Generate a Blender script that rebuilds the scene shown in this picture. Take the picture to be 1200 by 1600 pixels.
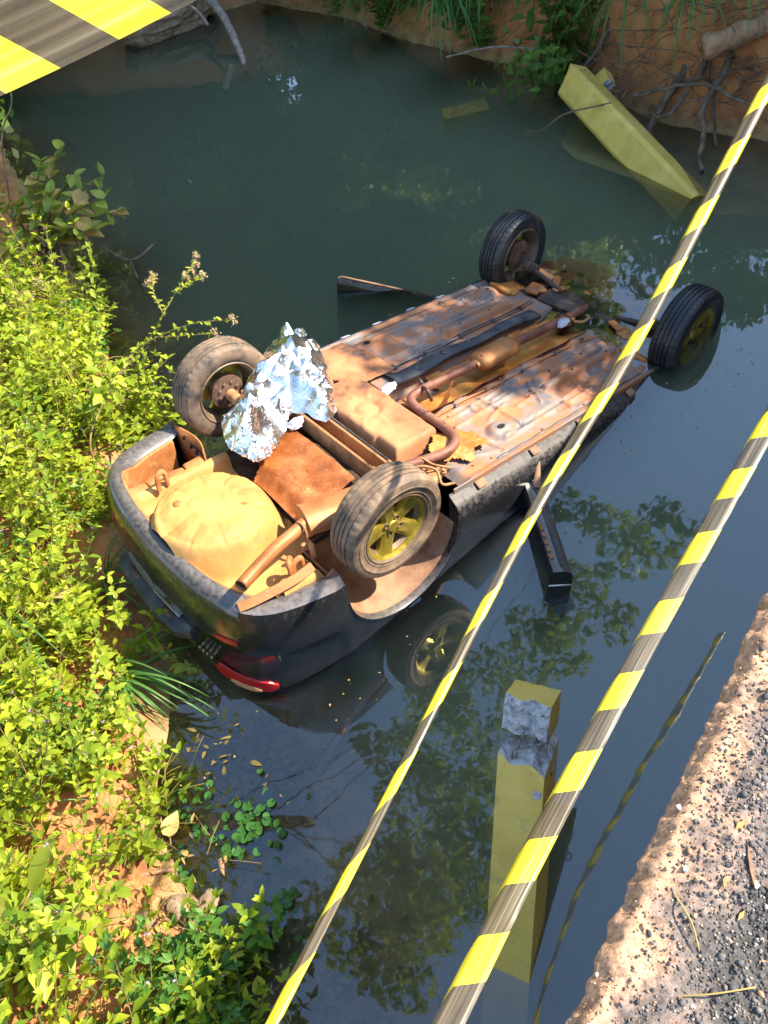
import bpy, bmesh, math, random
import numpy as np
from mathutils import Vector, Matrix, noise

for o in list(bpy.data.objects):
    bpy.data.objects.remove(o)
SC = bpy.context.scene
COL = SC.collection
random.seed(11)
RNG = np.random.default_rng(7)
PI = math.pi

# ------------------------------------------------------------------ camera
cam = bpy.data.objects.new('camera', bpy.data.cameras.new('camera'))
COL.objects.link(cam)
RW = ((0.9394037, -0.2537888, -0.2304605), (-0.3428130, -0.6954523, -0.6315262), (0.0, 0.6722629, -0.7403125))
cm = Matrix.Identity(4)
for i in range(3):
    cm[i][0] = RW[0][i]
    cm[i][1] = -RW[1][i]
    cm[i][2] = -RW[2][i]
cm[2][3] = 3.285
cam.matrix_world = cm
cam.data.sensor_fit = 'HORIZONTAL'
cam.data.sensor_width = 36
cam.data.lens = 36.0
cam.data.clip_start = 0.05
cam.data.clip_end = 800
SC.camera = cam
SC.render.resolution_x, SC.render.resolution_y = 768, 1024

# ------------------------------------------------------------------ light
SUN_EL, SUN_AZ = 40.0, 97.0          # azimuth from +Y towards +X
world = bpy.data.worlds.new("World")
SC.world = world
world.use_nodes = True
wn = world.node_tree
wn.nodes.clear()
sky = wn.nodes.new('ShaderNodeTexSky')
sky.sky_type = 'NISHITA'
sky.sun_disc = False
sky.sun_elevation = math.radians(SUN_EL)
sky.sun_rotation = math.radians(SUN_AZ)
sky.air_density = 1.2
sky.dust_density = .7
sky.ozone_density = 2.6
bg = wn.nodes.new('ShaderNodeBackground')
bg.inputs['Strength'].default_value = 0.15
wo = wn.nodes.new('ShaderNodeOutputWorld')
wn.links.new(sky.outputs[0], bg.inputs[0])
wn.links.new(bg.outputs[0], wo.inputs[0])
sd = bpy.data.lights.new('sun', 'SUN')
sd.energy = 3.6
sd.angle = math.radians(0.5)
sd.color = (1.0, 0.90, 0.74)
sun = bpy.data.objects.new('sun', sd)
COL.objects.link(sun)
_e, _a = math.radians(SUN_EL), math.radians(SUN_AZ)
SDIR = Vector((math.sin(_a) * math.cos(_e), math.cos(_a) * math.cos(_e), math.sin(_e)))
sun.rotation_euler = SDIR.to_track_quat('Z', 'Y').to_euler()
sun.location = (8, 0, 12)

SC.view_settings.view_transform = 'Standard'
SC.view_settings.look = 'None'
SC.view_settings.exposure = 1.92
SC.view_settings.gamma = 1
SC.view_settings.use_curve_mapping = False
SC.cycles.use_denoising = True
SC.cycles.max_bounces = 8
SC.cycles.transparent_max_bounces = 24
SC.cycles.volume_bounces = 3
SC.cycles.sample_clamp_indirect = 6


# ------------------------------------------------------------------ helpers
def tag(o, label=None, cat=None, group=None, kind=None):
    if label:
        o['label'] = label
    if cat:
        o['category'] = cat
    if group:
        o['group'] = group
    if kind:
        o['kind'] = kind
    return o


def empty(name, loc=(0, 0, 0), label=None, cat=None, group=None):
    o = bpy.data.objects.new(name, None)
    o.empty_display_size = 0.1
    o.location = loc
    COL.objects.link(o)
    return tag(o, label, cat, group)


class MB:
    def __init__(s):
        s.v, s.f, s.uv, s.mi = [], [], {}, []

    def add(s, vs, fs, mi=0):
        b = len(s.v)
        s.v.extend([tuple(float(c) for c in v) for v in vs])
        s.f.extend([tuple(int(i) + b for i in f) for f in fs])
        s.mi.extend([mi] * len(fs))
        return b

    def box(s, c, size, rot=None, taper=1.0, bev=0.0, mi=0):
        hx, hy, hz = size[0] / 2, size[1] / 2, size[2] / 2
        if bev > 0:
            b = min(bev, hx * .9, hy * .9, hz * .9)
            rings = [(-hz, b), (-hz + b, 0), (hz - b, 0), (hz, b)]
            vs, fs = [], []
            for z, i in rings:
                k = taper if z > 0 else 1
                X, Y = (hx - i) * k, (hy - i) * k
                vs += [(-X, -Y + b, z), (-X + b, -Y, z), (X - b, -Y, z), (X, -Y + b, z),
                       (X, Y - b, z), (X - b, Y, z), (-X + b, Y, z), (-X, Y - b, z)]
            for r in range(3):
                for i in range(8):
                    j = (i + 1) % 8
                    fs.append((r * 8 + i, r * 8 + j, r * 8 + 8 + j, r * 8 + 8 + i))
            fs.append(tuple(range(7, -1, -1)))
            fs.append(tuple(range(24, 32)))
        else:
            vs = [(-hx, -hy, -hz), (hx, -hy, -hz), (hx, hy, -hz), (-hx, hy, -hz)]
            vs += [(x * taper, y * taper, hz) for x, y, _ in vs]
            fs = [(3, 2, 1, 0), (4, 5, 6, 7), (0, 1, 5, 4), (1, 2, 6, 5), (2, 3, 7, 6), (3, 0, 4, 7)]
        vs = [Vector(v) for v in vs]
        if rot is not None:
            vs = [rot @ v for v in vs]
        c = Vector(c)
        return s.add([v + c for v in vs], fs, mi)

    def tube(s, path, r, n=8, cap=True, flat=1.0, mi=0, jit=0.0):
        P = [Vector(p) for p in path]
        m = len(P)
        R = r if hasattr(r, '__len__') else [r] * m
        vs, fs = [], []
        up = None
        for i in range(m):
            t = (P[min(i + 1, m - 1)] - P[max(i - 1, 0)])
            if t.length < 1e-9:
                t = Vector((0, 0, 1))
            t.normalize()
            if up is None:
                up = Vector((0, 0, 1)) if abs(t.z) < .9 else Vector((1, 0, 0))
            a = t.cross(up)
            if a.length < 1e-6:
                a = t.orthogonal()
            a.normalize()
            up = a.cross(t).normalized()
            for k in range(n):
                th = 2 * PI * k / n
                rr = R[i] * (1 + (random.uniform(-jit, jit) if jit else 0))
                vs.append(P[i] + a * (math.cos(th) * rr) + up * (math.sin(th) * rr * flat))
        for i in range(m - 1):
            for k in range(n):
                j = (k + 1) % n
                fs.append((i * n + k, i * n + j, i * n + n + j, i * n + n + k))
        if cap:
            fs.append(tuple(range(n - 1, -1, -1)))
            fs.append(tuple((m - 1) * n + k for k in range(n)))
        return s.add(vs, fs, mi)

    def lathe(s, prof, n=48, axis='y', c=(0, 0, 0), a0=0., a1=2 * PI, closed=False, rfun=None, mi=0):
        """prof: (r, h) pairs turned about an axis through c"""
        full = abs(a1 - a0 - 2 * PI) < 1e-6
        cols = n if full else n + 1
        vs, fs = [], []
        for i in range(cols):
            th = a0 + (a1 - a0) * i / n
            ct, st = math.cos(th), math.sin(th)
            for k, (r, h) in enumerate(prof):
                rr = rfun(i, k, r) if rfun else r
                if axis == 'y':
                    vs.append((c[0] + rr * ct, c[1] + h, c[2] + rr * st))
                elif axis == 'z':
                    vs.append((c[0] + rr * ct, c[1] + rr * st, c[2] + h))
                else:
                    vs.append((c[0] + h, c[1] + rr * ct, c[2] + rr * st))
        m = len(prof)
        for i in range(n):
            j = (i + 1) % cols
            for k in range(m if closed else m - 1):
                k2 = (k + 1) % m
                fs.append((i * m + k, j * m + k, j * m + k2, i * m + k2))
        return s.add(vs, fs, mi)

    def grid(s, fn, us, vs_, mi=0, flip=False):
        V = [fn(u, v) for u in us for v in vs_]
        nu, nv = len(us), len(vs_)
        F = []
        for i in range(nu - 1):
            for j in range(nv - 1):
                q = (i * nv + j, (i + 1) * nv + j, (i + 1) * nv + j + 1, i * nv + j + 1)
                F.append(q[::-1] if flip else q)
        return s.add(V, F, mi)

    def build(s, name, mat, parent=None, smooth=True, angle=40, solid=0.0):
        me = bpy.data.meshes.new(name)
        me.from_pydata(s.v, [], s.f)
        mats = mat if isinstance(mat, (list, tuple)) else [mat]
        for m in mats:
            me.materials.append(m)
        if len(mats) > 1:
            me.polygons.foreach_set('material_index', s.mi)
        return link(name, me, parent, smooth, angle, solid)


def link(name, me, parent=None, smooth=True, angle=40, solid=0.0):
    if smooth:
        me.polygons.foreach_set('use_smooth', [True] * len(me.polygons))
        if angle:
            me.set_sharp_from_angle(angle=math.radians(angle))
    me.update()
    o = bpy.data.objects.new(name, me)
    COL.objects.link(o)
    if parent is not None:
        o.parent = parent
    if solid:
        md = o.modifiers.new('thick', 'SOLIDIFY')
        md.thickness = solid
        md.offset = -1
    return o


def npmesh(name, V, F, mat, parent=None, smooth=True, angle=0):
    """V (n,3) float, F (m,4) or (m,3) int arrays"""
    V = np.asarray(V, np.float32)
    F = np.asarray(F, np.int32)
    me = bpy.data.meshes.new(name)
    k = F.shape[1]
    me.vertices.add(len(V))
    me.vertices.foreach_set('co', V.ravel())
    me.loops.add(F.size)
    me.loops.foreach_set('vertex_index', F.ravel())
    me.polygons.add(len(F))
    me.polygons.foreach_set('loop_start', np.arange(0, F.size, k, dtype=np.int32))
    for m in (mat if isinstance(mat, (list, tuple)) else [mat]):
        me.materials.append(m)
    me.update(calc_edges=True)
    me.validate()
    return link(name, me, parent, smooth, angle)


def copy_tree(o, parent=None):
    c = o.copy()
    COL.objects.link(c)
    if parent is not None:
        c.parent = parent
    for ch in list(o.children):
        copy_tree(ch, c)
    return c


def fbm(x, y, z=0.0, sc=1.0, oct_=4):
    return noise.fractal(Vector((x * sc, y * sc, z * sc)), 1.0, 2.0, oct_)


def sm(a, b, x):
    t = np.clip((x - a) / (b - a), 0, 1)
    return t * t * (3 - 2 * t)


def crv(pts, n=8):
    """Catmull-Rom through pts"""
    P = [Vector(p) for p in pts]
    Q = [P[0] * 2 - P[1]] + P + [P[-1] * 2 - P[-2]]
    out = []
    for i in range(1, len(Q) - 2):
        for k in range(n):
            t = k / n
            a, b, c, d = Q[i - 1], Q[i], Q[i + 1], Q[i + 2]
            out.append(0.5 * ((2 * b) + (c - a) * t + (2 * a - 5 * b + 4 * c - d) * t * t + (3 * b - a - 3 * c + d) * t ** 3))
    out.append(P[-1].copy())
    return out


# ------------------------------------------------------------------ materials
def newmat(name):
    m = bpy.data.materials.new(name)
    m.use_nodes = True
    nt = m.node_tree
    nt.nodes.clear()
    return m, nt, nt.nodes, nt.links


def ramp(nodes, stops):
    r = nodes.new('ShaderNodeValToRGB')
    els = r.color_ramp.elements
    while len(els) > 1:
        els.remove(els[-1])
    els[0].position = stops[0][0]
    els[0].color = (*stops[0][1], 1)
    for p, c in stops[1:]:
        e = els.new(p)
        e.color = (*c, 1)
    return r


def surf(name, stops, scale=6.0, rough=(0.55, 0.85), metal=0.0, bump=0.15, bscale=60.0, detail=7, stretch=(1, 1, 1),
         spec=0.5, dust=None, dscale=9.0, damt=(0.45, 0.6), upw=0.0, coat=0.0, fine=0.0, fscale=180.0, dist=0.0):
    """noise-ramp colour, second-noise dust layer (optionally gathered on faces that look up), bump"""
    m, nt, N, L = newmat(name)
    out = N.new('ShaderNodeOutputMaterial')
    p = N.new('ShaderNodeBsdfPrincipled')
    L.new(p.outputs[0], out.inputs[0])
    tc = N.new('ShaderNodeTexCoord')
    mp = N.new('ShaderNodeMapping')
    mp.inputs['Scale'].default_value = stretch
    L.new(tc.outputs['Object'], mp.inputs[0])
    n1 = N.new('ShaderNodeTexNoise')
    n1.inputs['Scale'].default_value = scale
    n1.inputs['Detail'].default_value = detail
    n1.inputs['Roughness'].default_value = 0.62
    n1.inputs['Distortion'].default_value = dist
    L.new(mp.outputs[0], n1.inputs['Vector'])
    r = ramp(N, stops)
    L.new(n1.outputs['Fac'], r.inputs[0])
    col = r.outputs[0]
    rr = N.new('ShaderNodeMapRange')
    rr.inputs['From Min'].default_value = .35
    rr.inputs['From Max'].default_value = .65
    rr.inputs['To Min'].default_value = rough[0]
    rr.inputs['To Max'].default_value = rough[1]
    L.new(n1.outputs['Fac'], rr.inputs['Value'])
    ro = rr.outputs[0]
    if dust:
        n2 = N.new('ShaderNodeTexNoise')
        n2.inputs['Scale'].default_value = dscale
        n2.inputs['Detail'].default_value = 8
        n2.inputs['Roughness'].default_value = .68
        L.new(tc.outputs['Object'], n2.inputs['Vector'])
        fac = n2.outputs['Fac']
        if upw:
            sp = N.new('ShaderNodeSeparateXYZ')
            L.new(tc.outputs['Normal'], sp.inputs[0])
            ma = N.new('ShaderNodeMath')
            ma.operation = 'MULTIPLY_ADD'
            L.new(sp.outputs['Z'], ma.inputs[0])
            ma.inputs[1].default_value = upw
            L.new(fac, ma.inputs[2])
            fac = ma.outputs[0]
        mr = N.new('ShaderNodeMapRange')
        mr.inputs['From Min'].default_value = damt[0]
        mr.inputs['From Max'].default_value = damt[1]
        L.new(fac, mr.inputs['Value'])
        mx = N.new('ShaderNodeMix')
        mx.data_type = 'RGBA'
        L.new(mr.outputs[0], mx.inputs[0])
        L.new(col, mx.inputs[6])
        mx.inputs[7].default_value = (*dust, 1)
        col = mx.outputs[2]
        m2 = N.new('ShaderNodeMix')
        L.new(mr.outputs[0], m2.inputs[0])
        L.new(ro, m2.inputs[2])
        m2.inputs[3].default_value = 0.85
        ro = m2.outputs[0]
    if fine:
        n3 = N.new('ShaderNodeTexNoise')
        n3.inputs['Scale'].default_value = fscale
        n3.inputs['Detail'].default_value = 3
        L.new(tc.outputs['Object'], n3.inputs['Vector'])
        m3 = N.new('ShaderNodeMix')
        m3.data_type = 'RGBA'
        m3.blend_type = 'OVERLAY'
        m3.inputs[0].default_value = fine
        L.new(col, m3.inputs[6])
        L.new(n3.outputs['Fac'], m3.inputs[7])
        col = m3.outputs[2]
    L.new(col, p.inputs['Base Color'])
    L.new(ro, p.inputs['Roughness'])
    p.inputs['Metallic'].default_value = metal
    p.inputs['Specular IOR Level'].default_value = spec
    p.inputs['Coat Weight'].default_value = coat
    p.inputs['Coat Roughness'].default_value = .13
    if bump:
        nb = N.new('ShaderNodeTexNoise')
        nb.inputs['Scale'].default_value = bscale
        nb.inputs['Detail'].default_value = 5
        L.new(mp.outputs[0], nb.inputs['Vector'])
        b = N.new('ShaderNodeBump')
        b.inputs['Strength'].default_value = bump
        b.inputs['Distance'].default_value = 0.01
        L.new(nb.outputs['Fac'], b.inputs['Height'])
        L.new(b.outputs[0], p.inputs['Normal'])
    return m


def leafmat(name, c1, c2, trans=0.45, rough=0.45, var=0.5, nscale=3.0, c3=None):
    """two-sided leaf: colour shifts per plant and along a noise, light passes through"""
    m, nt, N, L = newmat(name)
    out = N.new('ShaderNodeOutputMaterial')
    p = N.new('ShaderNodeBsdfPrincipled')
    p.inputs['Roughness'].default_value = rough
    p.inputs['Specular IOR Level'].default_value = 0.35
    t = N.new('ShaderNodeBsdfTranslucent')
    mx = N.new('ShaderNodeMixShader')
    mx.inputs[0].default_value = trans
    tc = N.new('ShaderNodeTexCoord')
    n = N.new('ShaderNodeTexNoise')
    n.inputs['Scale'].default_value = nscale
    n.inputs['Detail'].default_value = 3
    L.new(tc.outputs['Object'], n.inputs['Vector'])
    oi = N.new('ShaderNodeObjectInfo')
    at = N.new('ShaderNodeAttribute')
    at.attribute_name = 'tint'
    ad = N.new('ShaderNodeMath')
    ad.operation = 'MULTIPLY_ADD'
    L.new(oi.outputs['Random'], ad.inputs[0])
    ad.inputs[1].default_value = var * 0.4
    L.new(at.outputs['Fac'], ad.inputs[2])
    a2 = N.new('ShaderNodeMath')
    a2.operation = 'MULTIPLY_ADD'
    L.new(n.outputs['Fac'], a2.inputs[0])
    a2.inputs[1].default_value = 0.5
    L.new(ad.outputs[0], a2.inputs[2])
    st = [(0.2, c1), (0.85, c2)]
    if c3:
        st.append((1.15 if False else 0.99, c3))
    r = ramp(N, st)
    L.new(a2.outputs[0], r.inputs[0])
    L.new(r.outputs[0], p.inputs['Base Color'])
    br = N.new('ShaderNodeMix')
    br.data_type = 'RGBA'
    br.blend_type = 'MULTIPLY'
    br.inputs[0].default_value = 1
    L.new(r.outputs[0], br.inputs[6])
    br.inputs[7].default_value = (1.5, 1.35, .6, 1)
    L.new(br.outputs[2], t.inputs[0])
    L.new(p.outputs[0], mx.inputs[1])
    L.new(t.outputs[0], mx.inputs[2])
    L.new(mx.outputs[0], out.inputs[0])
    return m


M = {}
M['mud'] = surf('dried_orange_mud', [(.3, (.24, .08, .022)), (.5, (.36, .13, .036)), (.68, (.44, .185, .06))], 7, bump=.25, bscale=45,
                dust=(.46, .22, .08), dscale=16, damt=(.52, .7))
M['pan'] = surf('dusty_ochre_pan', [(.3, (.37, .165, .04)), (.5, (.47, .235, .06)), (.7, (.53, .30, .09))], 4, rough=(.6, .8), bump=.12, bscale=30,
                dust=(.36, .15, .05), dscale=6, damt=(.56, .72))
M['floor'] = surf('muddy_floor_metal', [(.30, (.13, .125, .13)), (.46, (.23, .175, .15)), (.56, (.36, .15, .07)), (.74, (.44, .20, .08))], 5.5,
                  rough=(.5, .72), bump=.10, bscale=50, dust=(.37, .14, .055), dscale=9, damt=(.50, .68), stretch=(.6, 1.4, 1), spec=.4)
M['shield'] = surf('rusty_heat_shield', [(.3, (.30, .10, .02)), (.5, (.46, .18, .035)), (.7, (.54, .27, .07))], 9, rough=(.45, .7), bump=.35, bscale=38, metal=.15)
M['wetrust'] = surf('wet_rust_sheet', [(.3, (.20, .055, .012)), (.5, (.33, .10, .025)), (.7, (.45, .17, .05))], 10, rough=(.18, .42), bump=.5, bscale=130, metal=.2)
M['pipe'] = surf('rusted_exhaust_steel', [(.3, (.13, .05, .035)), (.55, (.24, .10, .07)), (.75, (.38, .20, .12))], 9, rough=(.5, .75), bump=.15, bscale=80, metal=.3,
                 dust=(.40, .19, .09), dscale=8, damt=(.62, .9), upw=.12)
M['muffler'] = surf('tan_muffler_steel', [(.3, (.27, .095, .03)), (.55, (.38, .155, .05)), (.75, (.45, .21, .085))], 6, rough=(.42, .6), bump=.08, bscale=60, metal=.3)
M['tank'] = surf('dusty_plastic_tank', [(.36, (.07, .04, .03)), (.47, (.30, .12, .05)), (.6, (.42, .19, .08)), (.75, (.48, .24, .10))], 3.2, rough=(.55, .8), bump=.12, bscale=50)
M['dark'] = surf('oily_black_brown', [(.3, (.02, .014, .010)), (.55, (.07, .04, .026)), (.75, (.20, .10, .055))], 14, rough=(.4, .75), bump=.3, bscale=70)
M['chassis'] = surf('muddy_axle_steel', [(.3, (.09, .045, .025)), (.48, (.30, .14, .06)), (.7, (.52, .29, .12))], 9, rough=(.5, .8), bump=.25, bscale=60,
                    dust=(.44, .21, .08), dscale=10, damt=(.5, .68), upw=.1)
M['paint'] = surf('black_car_paint', [(.3, (.008, .009, .011)), (.7, (.018, .019, .022))], 4, rough=(.16, .30), bump=.02, bscale=200, coat=.55,
                  dust=(.17, .145, .13), dscale=42, damt=(.62, 1.22), upw=.42)
M['liner'] = surf('muddy_wheel_well', [(.3, (.12, .06, .035)), (.5, (.27, .14, .075)), (.7, (.36, .21, .12))], 7, rough=(.6, .85), bump=.25, bscale=60)
M['strip'] = surf('dusty_black_plastic', [(.35, (.022, .024, .028)), (.6, (.06, .062, .07)), (.8, (.16, .13, .11))], 11, rough=(.35, .6), bump=.15, bscale=60)
M['rubber'] = surf('tyre_rubber', [(.35, (.018, .018, .020)), (.65, (.042, .040, .040))], 12, rough=(.5, .75), bump=.12, bscale=120,
                   dust=(.33, .215, .13), dscale=7, damt=(.34, .70))
M['rubber_wet'] = surf('tyre_rubber_rinsed', [(.35, (.012, .013, .016)), (.65, (.030, .030, .033))], 12, rough=(.3, .55), bump=.1, bscale=120,
                       dust=(.14, .12, .10), dscale=22, damt=(.62, .8))
M['gold'] = surf('gold_alloy', [(.35, (.42, .31, .035)), (.65, (.56, .44, .07))], 10, rough=(.28, .45), metal=.75, bump=.05, bscale=90,
                 dust=(.36, .2, .07), dscale=14, damt=(.55, .7))
M['rimgrey'] = surf('dusty_rim_barrel', [(.35, (.10, .075, .05)), (.65, (.24, .16, .10))], 10, rough=(.45, .7), metal=.3)
M['iron'] = surf('brake_iron', [(.35, (.06, .035, .025)), (.65, (.19, .10, .06))], 16, rough=(.5, .8), bump=.2)
M['yellowpaint'] = surf('yellow_masonry_paint', [(.3, (.58, .39, .07)), (.52, (.70, .49, .10)), (.7, (.76, .57, .16))], 5, rough=(.6, .8), bump=.45, bscale=55,
                        dust=(.40, .30, .13), dscale=13, damt=(.54, .80))
M['concrete'] = surf('broken_concrete', [(.3, (.24, .24, .25)), (.5, (.46, .46, .47)), (.7, (.62, .62, .62))], 26, rough=(.8, .95), bump=.8, bscale=90)
M['rebar'] = surf('rebar_wire', [(.4, (.12, .1, .1)), (.6, (.3, .28, .28))], 30, metal=.5)
M['bark'] = surf('bark', [(.3, (.05, .035, .025)), (.5, (.13, .09, .06)), (.7, (.24, .17, .11))], 14, stretch=(1, 1, .3), rough=(.8, .95), bump=.7, bscale=40)
M['greywood'] = surf('weathered_wood', [(.3, (.16, .12, .10)), (.5, (.32, .26, .22)), (.7, (.46, .39, .33))], 14, rough=(.75, .9), bump=.5, bscale=50)
M['brownwood'] = surf('driftwood_brown', [(.3, (.13, .065, .035)), (.5, (.29, .16, .085)), (.7, (.42, .26, .15))], 9, stretch=(1, .4, 1), rough=(.75, .9), bump=.7, bscale=45)
M['rock'] = surf('brown_river_stone', [(.3, (.12, .075, .045)), (.5, (.24, .16, .10)), (.7, (.36, .26, .17))], 12, rough=(.7, .9), bump=.6, bscale=40)
M['stem'] = surf('plant_stem', [(.4, (.16, .10, .04)), (.6, (.28, .20, .07))], 20, bump=0)
M['redlens'] = None
M['weed'] = leafmat('weed_leaf', (.06, .17, .012), (.42, .48, .035), .46, .5, .9)
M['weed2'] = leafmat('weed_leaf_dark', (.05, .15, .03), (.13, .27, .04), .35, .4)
M['dry'] = leafmat('dry_leaf', (.35, .22, .07), (.52, .38, .14), .3, .7)
M['straw'] = leafmat('straw', (.38, .27, .08), (.56, .44, .18), .2, .7)
M['blade'] = leafmat('strap_leaf', (.05, .15, .035), (.16, .30, .06), .35, .38)
M['broad'] = leafmat('broad_leaf', (.05, .15, .04), (.32, .38, .07), .4, .3)
M['broadold'] = leafmat('broad_leaf_yellowed', (.38, .30, .05), (.48, .34, .12), .4, .45)
M['bigleaf'] = leafmat('big_pale_leaf', (.30, .40, .03), (.42, .48, .05), .5, .4)
M['brack'] = leafmat('tan_flower', (.42, .30, .15), (.55, .42, .24), .3, .8)
M['lilac'] = leafmat('lilac_flower', (.45, .28, .48), (.58, .40, .58), .3, .6)
M['pad'] = leafmat('round_water_leaf', (.03, .10, .02), (.085, .20, .035), .2, .3)
M['tree1'] = leafmat('tree_leaf_dark', (.055, .125, .025), (.14, .24, .04), .4, .5)
M['tree2'] = leafmat('tree_leaf_light', (.085, .17, .025), (.22, .31, .05), .45, .5)
M['sunk'] = leafmat('sunken_leaf', (.12, .085, .03), (.22, .17, .05), .1, .5)

# soil, river bed and bank: one sheet, colour by place (dry orange earth, wet brown near the water, mud below)
m, nt, N, L = newmat('river_earth')
out = N.new('ShaderNodeOutputMaterial')
p = N.new('ShaderNodeBsdfPrincipled')
L.new(p.outputs[0], out.inputs[0])
tc = N.new('ShaderNodeTexCoord')
n1 = N.new('ShaderNodeTexNoise')
n1.inputs['Scale'].default_value = 5
n1.inputs['Detail'].default_value = 9
n1.inputs['Roughness'].default_value = .7
L.new(tc.outputs['Object'], n1.inputs['Vector'])
rd = ramp(N, [(.3, (.20, .065, .022)), (.5, (.40, .155, .05)), (.7, (.52, .25, .095))])
rwt = ramp(N, [(.3, (.13, .075, .03)), (.5, (.29, .175, .075)), (.7, (.42, .27, .12))])
L.new(n1.outputs['Fac'], rd.inputs[0])
L.new(n1.outputs['Fac'], rwt.inputs[0])
sp = N.new('ShaderNodeSeparateXYZ')
L.new(tc.outputs['Object'], sp.inputs[0])
mr = N.new('ShaderNodeMapRange')
mr.inputs['From Min'].default_value = .0
mr.inputs['From Max'].default_value = .11
L.new(sp.outputs['Z'], mr.inputs['Value'])
mx = N.new('ShaderNodeMix')
mx.data_type = 'RGBA'
L.new(mr.outputs[0], mx.inputs[0])
L.new(rwt.outputs[0], mx.inputs[6])
L.new(rd.outputs[0], mx.inputs[7])
L.new(mx.outputs[2], p.inputs['Base Color'])
p.inputs['Roughness'].default_value = .9
nb = N.new('ShaderNodeTexNoise')
nb.inputs['Scale'].default_value = 40
nb.inputs['Detail'].default_value = 8
L.new(tc.outputs['Object'], nb.inputs['Vector'])
b = N.new('ShaderNodeBump')
b.inputs['Strength'].default_value = .8
b.inputs['Distance'].default_value = .02
L.new(nb.outputs['Fac'], b.inputs['Height'])
L.new(b.outputs[0], p.inputs['Normal'])
M['earth'] = m

# water: Fresnel mirror over a clear surface, with a turbid green body below it
m, nt, N, L = newmat('river_water')
out = N.new('ShaderNodeOutputMaterial')
tr = N.new('ShaderNodeBsdfTransparent')
gl = N.new('ShaderNodeBsdfGlossy')
gl.inputs['Roughness'].default_value = 0.02
fr = N.new('ShaderNodeFresnel')
fr.inputs['IOR'].default_value = 1.95
mxs = N.new('ShaderNodeMixShader')
L.new(fr.outputs[0], mxs.inputs[0])
L.new(tr.outputs[0], mxs.inputs[1])
L.new(gl.outputs[0], mxs.inputs[2])
L.new(mxs.outputs[0], out.inputs['Surface'])
tc = N.new('ShaderNodeTexCoord')
nb = N.new('ShaderNodeTexNoise')
nb.inputs['Scale'].default_value = 3.2
nb.inputs['Detail'].default_value = 3
L.new(tc.outputs['Object'], nb.inputs['Vector'])
b = N.new('ShaderNodeBump')
b.inputs['Strength'].default_value = .022
b.inputs['Distance'].default_value = .05
L.new(nb.outputs['Fac'], b.inputs['Height'])
L.new(b.outputs[0], gl.inputs['Normal'])
L.new(b.outputs[0], fr.inputs['Normal'])
va = N.new('ShaderNodeVolumeAbsorption')
va.inputs['Color'].default_value = (.55, .74, .26, 1)
va.inputs['Density'].default_value = .9
vs = N.new('ShaderNodeVolumeScatter')
vs.inputs['Color'].default_value = (.86, .93, .66, 1)
vs.inputs['Density'].default_value = 2.1
ads = N.new('ShaderNodeAddShader')
L.new(va.outputs[0], ads.inputs[0])
L.new(vs.outputs[0], ads.inputs[1])
L.new(ads.outputs[0], out.inputs['Volume'])
M['water'] = m

# crumpled foil
m, nt, N, L = newmat('silver_foil')
out = N.new('ShaderNodeOutputMaterial')
p = N.new('ShaderNodeBsdfPrincipled')
p.inputs['Base Color'].default_value = (.93, .90, .88, 1)
p.inputs['Metallic'].default_value = 1
p.inputs['Roughness'].default_value = .24
tc = N.new('ShaderNodeTexCoord')
v1 = N.new('ShaderNodeTexVoronoi')
v1.feature = 'DISTANCE_TO_EDGE'
v1.inputs['Scale'].default_value = 11
n0 = N.new('ShaderNodeTexNoise')
n0.inputs['Scale'].default_value = 12
n0.inputs['Detail'].default_value = 4
L.new(tc.outputs['Object'], n0.inputs['Vector'])
L.new(n0.outputs['Color'], v1.inputs['Vector'])
ad = N.new('ShaderNodeVectorMath')
ad.operation = 'MULTIPLY_ADD'
L.new(n0.outputs['Color'], ad.inputs[0])
ad.inputs[1].default_value = (.25, .25, .25)
L.new(tc.outputs['Object'], ad.inputs[2])
L.new(ad.outputs[0], v1.inputs['Vector'])
b = N.new('ShaderNodeBump')
b.inputs['Strength'].default_value = .30
b.inputs['Distance'].default_value = .02
L.new(v1.outputs['Distance'], b.inputs['Height'])
L.new(b.outputs[0], p.inputs['Normal'])
L.new(p.outputs[0], out.inputs[0])
M['foil'] = m


def plain(name, col, rough=.5, metal=0.0, spec=.5, trans=0.0):
    return surf(name, [(.35, tuple(c * .85 for c in col)), (.65, tuple(min(1, c * 1.1) for c in col))], 9, rough=(rough, min(1, rough + .15)), metal=metal, spec=spec, bump=.05)


M['red'] = plain('red_tail_lens', (.42, .012, .014), .12)
M['amber'] = plain('pale_amber_lens', (.55, .30, .16), .15)
M['chrome'] = plain('chrome_letters', (.7, .7, .7), .2, .8)
M['rag'] = plain('pale_plastic_rag', (.55, .52, .58), .4)
M['blue'] = plain('blue_plastic', (.10, .30, .55), .35)
M['white'] = plain('white_chip', (.50, .47, .42), .8)
M['black'] = plain('hole_shade_black', (.008, .007, .006), .8)  # near-black for openings: their inner shade put into the colour


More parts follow.
